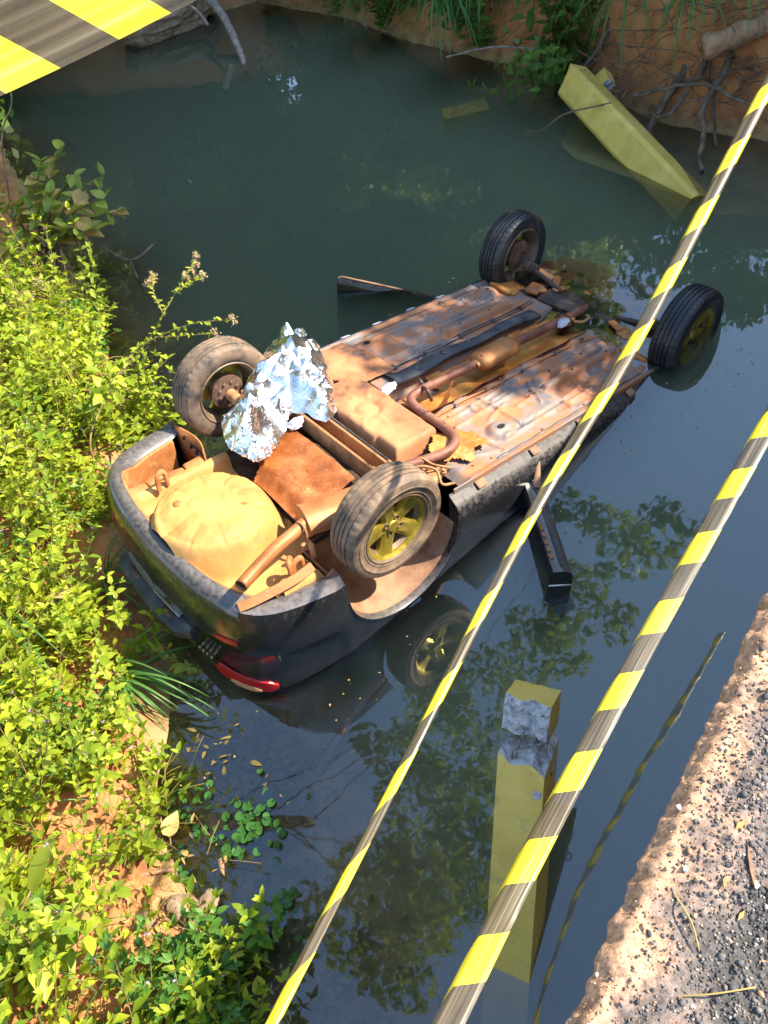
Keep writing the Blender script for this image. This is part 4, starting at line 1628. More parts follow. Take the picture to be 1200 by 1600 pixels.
fr_ = np.random.default_rng(5)
pp = [tuple(q) for q in FO[:-1] + fr_.normal(0, .006, FO[:-1].shape)]
cand = fr_.uniform((-.32, -.08), (.74, 1.1), (9000, 2))
ok = inside(cand, FO)
cand = cand[ok]
dd_ = pdist(cand, FO)
for q, d_ in zip(cand, dd_):
    if len(pp) > 380:
        break
    if d_ > .008 and all((q[0] - w[0]) ** 2 + (q[1] - w[1]) ** 2 > .025 ** 2 for w in pp):
        pp.append(tuple(q))
from mathutils.geometry import delaunay_2d_cdt
dv = delaunay_2d_cdt([Vector(q) for q in pp], [], [], 0, 1e-5)
pv = np.array([(v.x, v.y) for v in dv[0]])
pd_ = pdist(pv, FO)
Vf = []
for (x, y), d_ in zip(pv, pd_):
    big = fr_.normal(0, .010) if fr_.random() < .14 else fr_.normal(0, .003)
    Vf.append((x + fr_.normal(0, .003), y + fr_.normal(0, .003), foil_top(x, y, d_) + big))
Ff = [f for f in dv[2] if inside(np.array([pv[list(f)].mean(0)]), FO)[0]]
mb_ = MB()
mb_.add(Vf, Ff)
sheet = mb_.build('foil_sheet', M['foil'], fo, smooth=True, angle=30)
sd_m = sheet.modifiers.new('soften', 'SUBSURF')
sd_m.levels = sd_m.render_levels = 1
sd_m.subdivision_type = 'CATMULL_CLARK'
sd_m.levels = sd_m.render_levels = 2
for e_ in sheet.data.edges:
    pass
cr_ = sheet.data.attributes.new('crease_edge', 'FLOAT', 'EDGE')
cr_.data.foreach_set('value', fr_.choice([0.0, .55, .9], len(sheet.data.edges), p=[.45, .3, .25]).astype(np.float32))
sheet.matrix_parent_inverse = Matrix.Identity(4)
sheet.location = (-.15, -.4, -.1)
for (c, rad, sd_) in (((.66, .90, -.04), (.075, .04, .03), 8.4), ((-.17, .10, -.03), (.08, .06, .05), 3.3)):
    crumple('foil_corner', [(tuple(Vector(c) - Vector((.15, .4, .0))), rad, .6, sd_)], M['foil'], 4, fo, 1.2)
for (q, r, lab, s) in [((.135, .20, .03), (.05, .035, .02), 'pale crumpled rag tucked beside the axle under the foil', 2.2), ((.735, .105, .05), (.055, .03, .02), 'pale crumpled scrap wedged beyond the fuel tank', 6.1),
                       ((2.12, -.05, .045), (.045, .03, .016), 'pinkish scrap caught beside the front pipe clamp', 9.4)]:
    o = crumple('plastic_rag', [((0, 0, 0), r, .4, s)], M['rag'], 3)
    o.location = C2W(q)
    tag(o, lab, 'rag')


# ------------------------------------------------------------------ concrete guard posts
def post(name, base, top, w, d, roll, label, chamfer=.035, mat='yellowpaint'):
    """square chamfered post along its own z, as a thing with parts"""
    base, top = Vector(base), Vector(top)
    ax = (top - base)
    ln = ax.length
    root = empty(name, base, label, 'concrete post')
    root.rotation_euler = (ax.to_track_quat('Z', 'Y').to_matrix() @ Matrix.Rotation(roll, 3, 'Z')).to_euler()
    return root, ln


def prism(b_, out_, z0, z1, n=12, rough=0.0, cap=True):
    vs_ = []
    m_ = len(out_)
    for k in range(n + 1):
        z = z0 + (z1 - z0) * k / n
        for (x, y) in out_:
            j = rough * noise.noise(Vector((x * 40, y * 40, z * 30)))
            vs_.append((x * (1 + j), y * (1 + j), z))
    fs = [(k * m_ + i, k * m_ + (i + 1) % m_, (k + 1) * m_ + (i + 1) % m_, (k + 1) * m_ + i) for k in range(n) for i in range(m_)]
    if cap:
        fs += [tuple(range(m_ - 1, -1, -1)), tuple(n * m_ + i for i in range(m_))]
    b_.add(vs_, fs)


def outline(w, d, c):
    return [(-w / 2 + c, -d / 2), (w / 2 - c, -d / 2), (w / 2, -d / 2 + c), (w / 2, d / 2 - c), (w / 2 - c, d / 2), (-w / 2 + c, d / 2), (-w / 2, d / 2 - c), (-w / 2, -d / 2 + c)]


def rough_block(b_, w, d, z0, z1, cut0, cut1, n=18, amp=.010, c=.012):
    """broken piece: side outline w x d, ends cut by jagged slanting surfaces cut(x, y)"""
    gxs = np.linspace(-1, 1, n)
    top_, bot_ = [], []
    for fn, st in ((cut0, bot_), (cut1, top_)):
        for i in range(n):
            for j in range(n):
                x, y = gxs[i] * w / 2, gxs[j] * d / 2
                edge = 1.0 if (abs(gxs[i]) < .97 and abs(gxs[j]) < .97) else .35
                st.append((x, y, fn(x, y) + amp * edge * (fbm(x, y, z0 * 7, 30, 4) + .6 * fbm(x, y, 3, 90, 3))))
    base_ = len(b_.v)
    F_ = []
    for i in range(n - 1):
        for j in range(n - 1):
            q = (i * n + j, (i + 1) * n + j, (i + 1) * n + j + 1, i * n + j + 1)
            F_.append(tuple(n * n + t for t in q))
            F_.append(q[::-1])
    per = [(i, 0) for i in range(n)] + [(n - 1, j) for j in range(1, n)] + [(i, n - 1) for i in range(n - 2, -1, -1)] + [(0, j) for j in range(n - 2, 0, -1)]
    pi_ = [i * n + j for i, j in per]
    side_ = []
    for k in range(len(pi_)):
        a, c2 = pi_[k], pi_[(k + 1) % len(pi_)]
        side_.append((a, c2, n * n + c2, n * n + a))
    b_.add(bot_ + top_, F_)
    b_.mi[-len(F_):] = [1] * len(F_)
    b_.add(bot_ + top_, side_, 0)


# near post: leaning away over the water, its head snapped and folded back
p0, p1 = Vector((-.262, .44, -.35)), Vector((.235, 1.215, .575))
root, ln = post('broken_yellow_post', p0, p1, .19, .19, 0, 'yellow concrete post leaning in the water with its grey head snapped')
W_ = .175
axz = (p1 - p0).normalized()
# local x across the picture, local y towards the sky side
xd = Vector((.79, -.60, .05))
xd = (xd - axz * xd.dot(axz)).normalized()
yd = axz.cross(xd)
mt = Matrix((xd, yd, axz)).transposed().to_4x4()
mt.translation = p0
root.matrix_world = mt
b = MB()
rough_block(b, W_, W_, 0, 1, lambda x, y: 0.0, lambda x, y: ln - .075 + .085 * (y / W_) - .03 * (x / W_) + .012 * math.sin(x * 50), n=26, amp=.016)
sh = b.build('shaft', [M['yellowpaint'], M['concrete']], root, smooth=False)
b = MB()
rough_block(b, W_ * 1.0, .135, 3, 4, lambda x, y: -.070 + .22 * max(0, -y - .02) + .012 * math.sin(x * 60), lambda x, y: .075, n=24, amp=.018)
hd = b.build('snapped_head', [M['yellowpaint'], M['concrete']], root, smooth=False)
hd.location = (-.004, .015, ln + .055)
hd.rotation_euler = (-PI / 2 + .12, .05, .02)
for k, pth in enumerate([[(-.03, -.05, ln - .13), (-.02, -.075, ln - .07), (-.005, -.05, ln + .0)], [(-.045, -.05, ln - .13), (-.03, -.08, ln - .07), (.03, -.09, ln - .04), (.095, -.07, ln - .02), (.112, -.05, ln - .09), (.095, -.03, ln - .16)],
                         [(.080, -.06, ln + .03), (.088, -.085, ln + .0), (.086, -.09, ln - .05)]]):
    b = MB()
    b.tube(crv(pth, 5), .0030, 6)
    b.build('rebar', M['rebar'], root)
# shallow chip in the shaft's edge
b = MB()
b.lathe([(.001, .003), (.012, .0025), (.018, .0), (.019, -.004)], 9, 'z', rfun=lambda i, k, r: r * (1 + .3 * math.sin(i * 2.3)))
o = b.build('chipped_spot', M['concrete'], root, smooth=False)
o.location = (W_ / 2 - .022, -W_ / 2 - .001, ln - .215)
o.rotation_euler = (PI / 2, 0, 0)

# far post: fallen from the opposite bank, head out of the water
p0, p1 = Vector((3.02, 4.95, -.17)), Vector((2.915, 6.84, .225))
root, ln = post('fallen_yellow_post', p0, p1, .3, .3, 0, 'long yellow concrete post sunk slantwise by the far bank roots')
axz = (p1 - p0).normalized()
xd = Vector((.95, -.1, .0))
xd = (xd - axz * xd.dot(axz)).normalized()
yd = axz.cross(xd)
mt = (Matrix((xd, yd, axz)).transposed() @ Matrix.Rotation(math.radians(38), 3, 'Z')).to_4x4()
mt.translation = p0
root.matrix_world = mt
b = MB()
prism(b, outline(.26, .26, .03), 0, ln, 10)
b.build('shaft', M['yellowpaint'], root, smooth=False)
b = MB()
rough_block(b, .25, .25, 5, 6, lambda x, y: -.02, lambda x, y: .05 + .05 * x / .15 - .035 * y / .15, n=14, amp=.02)
o = b.build('broken_end', [M['yellowpaint'], M['concrete']], root, smooth=False)
o.location = (0, 0, ln + .01)
# wing chip standing beside the head
b = MB()
rough_block(b, .10, .24, 7, 8, lambda x, y: -.10, lambda x, y: .10 + .2 * y, n=10, amp=.015)
o = b.build('broken_wing', [M['yellowpaint'], M['concrete']], root, smooth=False)
o.location = (.17, -.08, ln - .10)
o.rotation_euler = (.2, .25, .2)
# sunken fragment
b = MB()
rough_block(b, .46, .22, 2, 3, lambda x, y: -.08, lambda x, y: .08, n=12, amp=.03)
o = b.build('sunken_concrete_piece', [M['yellowpaint'], M['yellowpaint']], smooth=False)
o.location = (2.17, 7.88, -.17)
o.rotation_euler = (.1, .05, -.15)
tag(o, 'yellow concrete piece sunk just under the dark far water', 'concrete piece')

# ------------------------------------------------------------------ barrier tapes
TAPES = [('tape_rolled', .235, -.10), ('tape_folded', .165, .03), ('tape_flat', .098, -.048)]
tm = [tapemat(n_, per, sl) for n_, per, sl in TAPES]


def tape(name, path, width, prof, mat, label, face, twist=None):
    """ribbon; prof: list of (v, across, out) for the cross-section; face: rough direction its printed side looks"""
    P = crv(path, 26)
    V, U, F_ = [], [], []
    dist = 0.0
    m_ = len(prof)
    for i, q in enumerate(P):
        t_ = (P[min(i + 1, len(P) - 1)] - P[max(i - 1, 0)]).normalized()
        if i:
            dist += (q - P[i - 1]).length
        nrm_ = Vector(face)
        nrm_ = (nrm_ - t_ * nrm_.dot(t_)).normalized()
        a_ = t_.cross(nrm_)
        if twist:
            R3_ = Matrix.Rotation(twist(dist), 3, t_)
            a_, nrm_ = R3_ @ a_, R3_ @ nrm_
        sag = .0015 * fbm(dist, 0, 0, 6, 3)
        for (v, ac, ou) in prof:
            ww = (width(i / (len(P) - 1)) if callable(width) else width) * (1 + .05 * fbm(dist, 3, 0, 3, 2))
            V.append(q + a_ * (ac * ww) + nrm_ * (ou * ww + sag + .0012 * fbm(dist, v * 3, 1, 14, 2)))
            U.append((dist, v))
    for i in range(len(P) - 1):
        for k in range(m_ - 1):
            F_.append((i * m_ + k, (i + 1) * m_ + k, (i + 1) * m_ + k + 1, i * m_ + k + 1))
    o_ = npmesh(name, np.array([tuple(q) for q in V]), np.array(F_), mat)
    uvl_ = o_.data.uv_layers.new(name='UVMap')
    li_ = np.zeros(len(o_.data.loops), np.int32)
    o_.data.loops.foreach_get('vertex_index', li_)
    uvl_.data.foreach_set('uv', np.array(U, np.float32)[li_].ravel())
    return tag(o_, label, 'barrier tape')


def ext(a, b_, k):
    a, b_ = Vector(a), Vector(b_)
    return a + (a - b_) * k


t1 = [(1.586, 2.238, 2.07), (.874, 1.667, 1.796), (.383, 1.261, 1.715), (-.129, .74, 1.704), (-.446, .312, 1.887)]
t1 = [ext(t1[0], t1[1], .8)] + t1 + [ext(t1[-1], t1[-2], 1.2)]
tape('barrier_tape', t1, lambda t: .043 - .021 * float(sm(.2, .75, t)), [(0.0, -.46, -.10), (.12, -.50, .02), (.25, -.38, .13), (.5, 0, .20), (.75, .36, .12), (.92, .50, -.02), (1.0, .46, -.16)], tm[0],
     'yellow and black tape rolled narrow, stretched across in front of the car', (-.35, -.55, .72))
t2 = [(.79, .967, 2.059), (.335, .615, 2.015), (.027, .355, 2.035), (-.139, .191, 2.109)]
t2 = [ext(t2[0], t2[1], 1.5)] + t2 + [ext(t2[-1], t2[-2], 2.0)]
tape('barrier_tape', t2, .038, [(-.9, .60, -.22), (-.35, .55, -.13), (-.04, .50, -.06), (0.0, .46, -.03), (.2, .26, .03), (.45, .03, .01), (.7, -.20, .03), (.9, -.36, .0), (1.0, -.40, -.03)], tm[1],
     'yellow and black tape folded lengthwise, passing over the near broken post', (-.25, -.40, .85))
t3 = [(x, y, z + .006) for x, y, z in [(-.50, .635, 3.117), (-.21, .704, 3.135), (-.158, .718, 3.137), (-.109, .727, 3.139), (-.06, .734, 3.142), (.001, .737, 3.147), (.40, .745, 3.18)]]
tape('barrier_tape', t3, .058, [(0, -.5, 0), (.25, -.25, .012), (.5, 0, 0), (.75, .25, -.01), (1, .5, 0)], tm[2], 'wide flat barrier tape slanting overhead closest to the viewer', (-.05, -.98, .20))


# ------------------------------------------------------------------ plants
class Leaves:
    """collects folded leaves (6 vertices, 4 quads-as-two) as arrays"""

    def __init__(s):
        s.V, s.F, s.T = [], [], []

    def leaf(s, base, d, up, ln, wd, fold=.25, droop=.15, tint=None):
        d = d.normalized()
        sd_ = d.cross(up)
        if sd_.length < 1e-4:
            sd_ = d.orthogonal()
        sd_.normalize()
        n_ = sd_.cross(d)
        b0 = len(s.V)
        h = wd / 2
        for (t, w_, dz) in ((0, .12, 0), (.32, 1.0, .02), (.68, .78, -.35 * droop), (1.0, .06, -droop)):
            c = base + d * (ln * t) + n_ * (ln * dz)
            s.V.append(c + sd_ * (h * w_) + n_ * (h * w_ * fold))
            s.V.append(c)
            s.V.append(c - sd_ * (h * w_) + n_ * (h * w_ * fold))
        for k in range(3):
            a = b0 + k * 3
            s.F += [(a, a + 3, a + 4, a + 1), (a + 1, a + 4, a + 5, a + 2)]
        s.T += [random.random() * .45 if tint is None else tint] * 6

    def build(s, name, mat, parent=None):
        o = npmesh(name, np.array([tuple(v) for v in s.V]), np.array(s.F), mat, parent)
        at = o.data.attributes.new('tint', 'FLOAT', 'FACE')
        at.data.foreach_set('value', np.array(s.T, np.float32))
        return o


def rdir(elev_lo, elev_hi):
    a, e = random.uniform(0, 2 * PI), random.uniform(elev_lo, elev_hi)
    return Vector((math.cos(a) * math.cos(e), math.sin(a) * math.cos(e), math.sin(e)))


def stem_path(base, d, ln, bend, n=7):
    P, q, d = [], Vector(base), Vector(d).normalized()
    drift = Vector((random.uniform(-1, 1), random.uniform(-1, 1), random.uniform(-.2, .9))) * bend
    for i in range(n + 1):
        P.append(q.copy())
        d = (d + drift / n + Vector((0, 0, .05))).normalized()
        q = q + d * (ln / n)
    return P


def make_weed(kind, nstem, hgt, leaf, flower=0.0):
    root = empty('leafy_weed')
    lv, st_, fl = Leaves(), MB(), Leaves()
    for k in range(nstem):
        P = stem_path((random.uniform(-.06, .06), random.uniform(-.06, .06), -.03), rdir(.55, 1.35), hgt * random.uniform(.65, 1.15), .6, 9)
        st_.tube(P, [.0028 - .0016 * i / len(P) for i in range(len(P))], 4, cap=False)
        for i in range(1, len(P)):
            t = (P[i] - P[i - 1]).normalized()
            a = (i % 2) * PI / 2 + random.uniform(-.3, .3)
            o_ = t.orthogonal().normalized()
            for s_ in (0, PI):
                d = Matrix.Rotation(a + s_, 3, t) @ o_
                d = (d + t * random.uniform(.25, .8)).normalized()
                sz_ = leaf * random.uniform(.65, 1.2) * (1.0 if i < len(P) - 2 else .7)
                lv.leaf(P[i] + d * .004, d, t, sz_, sz_ * random.uniform(.42, .58), .25, random.uniform(.05, .3))
            if i > 2 and random.random() < .5:                        # small side shoot
                d0 = (Matrix.Rotation(random.uniform(0, 6.3), 3, t) @ o_ + t * .8).normalized()
                q = P[i] + d0 * leaf * 1.3
                st_.tube([P[i], q], .001, 3, cap=False)
                for _ in range(4):
                    d = (rdir(-.1, .9) + d0 * .6).normalized()
                    sz_ = leaf * random.uniform(.45, .8)
                    lv.leaf(q, d, Vector((0, 0, 1)), sz_, sz_ * .45, .25, .15)
        tip, t = P[-1], (P[-1] - P[-2]).normalized()
        for _ in range(4):
            lv.leaf(tip, (rdir(0, 1.2) + t).normalized(), t, leaf * random.uniform(.4, .7), leaf * .26, .3, .1)
        if random.random() < flower:
            fl = Leaves()
            for _ in range(6):
                fl.leaf(tip + rdir(-1, 1) * .003, rdir(-.2, 1.2), Vector((0, 0, 1)), .012, .008, .1, .1)
            fl.build('flower', M['lilac'], root)
    st_.build('stem', M['stem'], root, angle=0)
    lv.build('foliage', M[kind], root)
    return root


WEED = [make_weed('weed', 6, .42, .062, .5), make_weed('weed', 7, .34, .052, .4), make_weed('weed', 5, .52, .066, .5), make_weed('weed', 8, .28, .044, .3), make_weed('weed', 6, .44, .078, .2), make_weed('weed2', 5, .28, .07, 0)]
WEED += [make_weed('weed', 3, .75, .050, .9), make_weed('weed', 4, .62, .085, .4), make_weed('weed2', 6, .40, .055, .3)]
WL = ['bright green small-leaved weed in the sunlit tangle on the near left bank'] * 5 + ['dark green broad-leaved weed low in the shade at the foot of the near left bank']
wx, used = 0, [False] * 9


def place_weed(k, x, y, s, rz, lab, grp, lift=0.0, tilt=None):
    o = WEED[k] if not used[k] else copy_tree(WEED[k])
    used[k] = True
    o.location = (x, y, gh(x, y) + lift)
    o.rotation_euler = (tilt[0] if tilt else random.uniform(-.2, .2), tilt[1] if tilt else random.uniform(-.1, .3), rz)
    o.scale = (s, s, s)
    return tag(o, lab, 'weed', grp)


def left_x(y):
    return float(np.interp(y, LEFT[:, 1], LEFT[:, 0]))


def clear_of_car(x, y, z=0.25):
    q = MW.inverted() @ Vector((x, y, z))
    return not (-1.13 < q.x < 1.5 and abs(q.y) < .95)


SOIL = [((-1.70, 1.58), .20), ((-1.62, 1.42), .16), ((-1.55, 1.30), .2), ((-1.40, 1.20), .22), ((-1.50, 1.05), .12), ((-1.50, 1.75), .12), ((-1.62, 4.15), .12), ((-1.40, 2.42), .24), ((-1.47, 2.18), .16), ((-1.50, 2.78), .16)]
n = 0
while n < 250:
    y = random.uniform(.35, 6.6) if random.random() < .8 else random.uniform(.35, 3.0)
    lx = left_x(y)
    x = lx - abs(random.gauss(0, .70)) + .06
    if x < lx - 1.5 or not clear_of_car(x, y):
        continue
    if any(math.hypot(x - c[0], y - c[1]) < r for c, r in SOIL):
        continue
    k = random.choice((0, 1, 2, 2, 3, 4, 6, 6, 6, 7, 7, 8)) if not (lx - x < .06 and random.random() < .4) else 5
    if k in (6, 7) and lx - x < .15:
        k = 0
    sc_ = random.uniform(.7, 1.25) * (1.0 if y < 4 else 1.2)
    zone_ = ('below the bare orange soil' if y < 1.35 else 'level with the water plants' if y < 2.0 else 'beside the tail of the car' if y < 3.1 else 'beside the far corner of the bumper' if y < 4.0 else
             'round the thin flowering shrub' if y < 5.0 else 'below the dark broad-leaved bush')
    place_weed(k, x, y, sc_, random.uniform(0, 6.3), ('bright green small-leaved weed on the left bank ' if k != 5 else 'dark broad-leaved shaded weed ') + zone_,
               ('sunlit weeds ' if k != 5 else 'shaded weeds ') + zone_)
    n += 1

# low carpet of small leaves and dry bits between the weeds
lv, dr_ = Leaves(), Leaves()
for _ in range(4600):
    y = random.uniform(.2, 9.5)
    lx = left_x(y)
    x = lx - random.random() ** 1.4 * 3.2
    if any(math.hypot(x - c[0], y - c[1]) < r * .9 for c, r in SOIL) or not clear_of_car(x, y):
        continue
    z = gh(x, y)
    s = random.uniform(.018, .042)
    (lv if random.random() < .8 else dr_).leaf(Vector((x, y, z + random.uniform(.0, .10))), rdir(-.2, .8), Vector((0, 0, 1)), s, s * .5, .2, .2)
for _ in range(260):
    x, y = random.gauss(-1.55, .14), random.gauss(1.22, .22)
    z = gh(x, y)
    dr_.leaf(Vector((x, y, max(z, 0) + random.uniform(.002, .03))), rdir(-.1, .4), Vector((0, 0, 1)), random.uniform(.02, .05), random.uniform(.006, .02), .2, .2)
tag(lv.build('ground_cover', M['weed']), 'low carpet of small green leaves under the bank weeds', 'ground cover', kind='stuff')
tag(dr_.build('dry_litter', M['dry']), 'dry tan leaf litter strewn over the left bank soil', 'leaf litter', kind='stuff')

# thin dry straws near the bare soil
sw = MB()
for _ in range(160):
    x, y = random.gauss(-1.58, .16), random.gauss(1.3, .28)
    z = max(gh(x, y), 0) + random.uniform(.004, .05)
    d = rdir(-.1, .35)
    l = random.uniform(.05, .22)
    q = Vector((x, y, z))
    sw.tube([q, q + d * l * .5 + Vector((0, 0, .01)), q + d * l], .0013, 3, cap=False)
tag(sw.build('dry_straw', M['straw'], angle=0), 'loose dry straw lying over the bare orange soil', 'straw', kind='stuff')


def blade_tuft(name, loc, n_, ln, wd, lean, spread, mat, label, cat='grass tuft'):
    """strap-leaved tuft: every arching blade its own part"""
    root = empty(name, loc, label, cat)
    for k in range(n_):
        a = random.uniform(-spread, spread)
        e = random.uniform(.35, 1.25)
        d = Matrix.Rotation(a, 3, 'Z') @ Vector(lean).normalized()
        d = Vector((d.x * math.cos(e), d.y * math.cos(e), math.sin(e)))
        L_ = ln * random.uniform(.55, 1.15)
        q = Vector((random.uniform(-.03, .03), random.uniform(-.03, .03), 0))
        P, dd = [q], d.copy()
        for i in range(9):
            dd = (dd + Vector((0, 0, -.17 - .03 * i * random.uniform(.4, 1)))).normalized()
            q = q + dd * (L_ / 9)
            P.append(q)
        vs_, fs_ = [], []
        for i, q in enumerate(P):
            t = (P[min(i + 1, 9)] - P[max(i - 1, 0)]).normalized()
            sd_ = t.cross(Vector((0, 0, 1)))
            if sd_.length < .05:
                sd_ = Vector((1, 0, 0))
            sd_.normalize()
            w_ = wd * (1 - (i / 9) ** 2.2) * .5 + .0006
            n_2 = sd_.cross(t)
            vs_ += [q + sd_ * w_ + n_2 * w_ * .4, q, q - sd_ * w_ + n_2 * w_ * .4]
        for i in range(9):
            fs_ += [(i * 3, i * 3 + 3, i * 3 + 4, i * 3 + 1), (i * 3 + 1, i * 3 + 4, i * 3 + 5, i * 3 + 2)]
        npmesh('blade', np.array([tuple(v) for v in vs_]), np.array(fs_), mat, root)
    return root


blade_tuft('strap_leaf_tuft', (-1.55, 2.42, gh(-1.55, 2.42) + .03), 38, .58, .015, (.65, -.75, 0), 1.1, M['blade'], 'dark arching strap-leaved tuft hanging to the water beside the tail light')
blade_tuft('strap_leaf_tuft', (-1.62, 3.05, gh(-1.62, 3.05) + .03), 20, .48, .012, (.9, -.2, 0), 1.2, M['blade'], 'small strap-leaved tuft pressed against the rear bumper corner')
blade_tuft('strap_leaf_tuft', (-1.78, 4.45, gh(-1.78, 4.45) + .06), 12, .50, .011, (.9, -.3, 0), 1.2, M['blade'], 'pale strap-leaved tuft on the bank above the far rear wheel')
blade_tuft('strap_leaf_tuft', (-1.95, 2.75, gh(-1.95, 2.75) + .25), 7, .75, .012, (.25, -.9, 0), .5, M['blade'], 'few long blades slanting across the weeds at the left picture edge')


for (x, y) in ((-2.0, 1.75), (-2.15, 2.35), (-1.85, 2.95), (-2.25, 3.3), (-1.9, 3.75), (-2.3, 4.4), (-1.75, 4.95), (-2.2, 5.5), (-2.0, 6.1), (-1.85, 1.15), (-1.65, .75)):
    blade_tuft('thin_grass_tuft', (x, y, gh(x, y) + .12), 9, .46, .007, (.7, random.uniform(-.9, .4), 0), 1.6, M['blade'] if random.random() < .6 else M['straw'], 'thin arching grass tuft sticking up through the left bank weeds')['group'] = 'thin grass tufts among the left bank weeds'
for (x, y, h_) in ((-1.95, 3.3, .62), (-2.1, 4.0, .75), (-1.85, 4.6, .6), (-2.0, 2.1, .5), (-2.3, 5.2, .7), (-1.75, 2.75, .48)):
    b = MB()
    z = gh(x, y)
    dx, dy = random.uniform(.0, .25), random.uniform(-.2, .2)
    b.tube(crv([(x, y, z), (x + dx * .4, y + dy * .4, z + h_ * .6), (x + dx, y + dy, z + h_)], 5), [.0032 - .0002 * i for i in range(11)], 5, cap=False)
    tag(b.build('bare_stalk', M['stem'], angle=0), 'bare reddish stalk standing among the left bank weeds', 'stalk', 'bare stalks among the left bank weeds')


# tall flowering shrub leaning over the rear wheel
def flower_head(par, q, r, k=40):
    b_leaf = Leaves()
    for _ in range(k):
        o_ = rdir(-1.3, 1.5) * random.uniform(.2, 1) * r
        b_leaf.leaf(q + o_, rdir(-.5, 1.4), Vector((0, 0, 1)), random.uniform(.009, .020), .009, .2, .1)
    b_leaf.build('seed_head', M['brack'], par)


sb = empty('flowering_shrub', (-1.62, 3.92, gh(-1.62, 3.92)), 'thin shrub with tan seed heads arching over the far rear wheel', 'shrub')
o0 = Vector(sb.location)
paths = [[(-1.62, 3.92, gh(-1.62, 3.92)), (-1.60, 4.0, .38), (-1.46, 4.22, .50), (-1.20, 4.50, .60), (-.95, 4.45, .69), (-.70, 4.36, .74), (-.47, 4.28, .72)],
         [(-1.30, 4.40, .56), (-1.05, 4.50, .66), (-.90, 4.56, .76), (-.74, 4.78, .80), (-.60, 5.02, .82)],
         [(-.80, 4.70, .79), (-.70, 4.66, .84), (-.58, 4.70, .84)], [(-.90, 4.58, .76), (-.92, 4.75, .83), (-.90, 4.9, .86)],
         [(-1.36, 4.32, .53), (-1.20, 4.16, .55), (-1.02, 3.98, .58), (-.92, 3.86, .58)], [(-1.0, 4.47, .68), (-.85, 4.42, .66), (-.62, 4.34, .64)]]
stb, lfb, fhb = MB(), Leaves(), Leaves()
for k, pth in enumerate(paths):
    P = crv([Vector(q) - o0 for q in pth], 9)
    r0 = .0075 if k == 0 else .004
    stb.tube(P, [r0 * (1 - .75 * i / len(P)) for i in range(len(P))], 6, cap=False)
    for i in range(2, len(P) - 1, 1):
        if k == 0 and i < 14:
            continue
        t = (P[i + 1] - P[i]).normalized()
        for _ in range(2):
            if random.random() < .85:
                d = (rdir(-.5, .9) + t * .4).normalized()
                s = random.uniform(.020, .042)
                lfb.leaf(P[i], d, Vector((0, 0, 1)), s, s * .5, .2, .2)
    flower_head(sb, P[-1], .035, 55)
    if k in (1, 2, 3):
        for i in (len(P) - 5, len(P) - 9):
            q = P[i] + rdir(.1, 1.2) * .06
            stb.tube([P[i], q], .0015, 4, cap=False)
            flower_head(sb, q, .028, 36)
stb.build('stem', M['stem'], sb, angle=0)
lfb.build('foliage', M['weed'], sb)

# feathery yellow-green shrub above it on the bank edge
for (x, y, s, lab) in ((-2.15, 5.55, 1.0, 'feathery yellow-green shrub with tan tips below the dark bush'), (-2.35, 4.75, .85, 'feathery pale shrub with a straight stem among the left bank weeds')):
    fs_ = empty('feathery_shrub', (x, y, gh(x, y)), lab, 'shrub')
    stb, lfb, fhb = MB(), Leaves(), Leaves()
    for k in range(9):
        P = stem_path((random.uniform(-.05, .05), random.uniform(-.05, .05), 0), rdir(.85, 1.45), s * random.uniform(.5, .8), .35, 10)
        stb.tube(P, [.004 - .003 * i / len(P) for i in range(len(P))], 5, cap=False)
        for i in range(3, len(P)):
            for _ in range(9):
                lfb.leaf(P[i] + rdir(-1, 1) * .02, (rdir(-.3, 1.0)), Vector((0, 0, 1)), random.uniform(.03, .07), .009, .2, .25)
        flower_head(fs_, P[-1], .05, 45)
        flower_head(fs_, P[-2] + rdir(0, .5) * .05, .03, 20)
    stb.build('stem', M['stem'], fs_, angle=0)
    lfb.build('foliage', M['weed'], fs_)

# dark broad-leaved bush, upper left: each leaf a part
LEAFM = []
for k in range(5):
    vs, fs = [], []
    for i in range(11):
        t = i / 10
        w_ = (.24 + .03 * k) * math.sin(PI * min(1, t * .93 + .07) ** .8) + .004
        for j in range(-2, 3):
            v_ = j / 2
            vs.append((t, v_ * w_, .10 * abs(v_) * w_ * 4 * (.3 + .2 * k) - (.10 + .05 * k) * t * t + .012 * math.sin(t * 26 + abs(v_) * 2) * abs(v_)))
    for i in range(10):
        for j in range(4):
            fs.append((i * 5 + j, (i + 1) * 5 + j, (i + 1) * 5 + j + 1, i * 5 + j + 1))
    o_ = npmesh('leaf', np.array(vs), np.array(fs), M['broadold'] if k == 4 else M['broad'])
    at = o_.data.attributes.new('tint', 'FLOAT', 'FACE')
    at.data.foreach_set('value', np.full(len(fs), .2 + .1 * k, np.float32))
    md_ = o_.data.copy()
    LEAFM.append(md_)
    bpy.data.objects.remove(o_)


def leaf_obj(parent, q, d, size, mesh):
    o_ = bpy.data.objects.new('leaf', mesh)
    COL.objects.link(o_)
    o_.parent = parent
    o_.location = q
    o_.rotation_euler = (d.to_track_quat('X', 'Z').to_matrix() @ Matrix.Rotation(random.uniform(-.7, .7), 3, 'X')).to_euler()
    o_.scale = (size, size, size)
    return o_


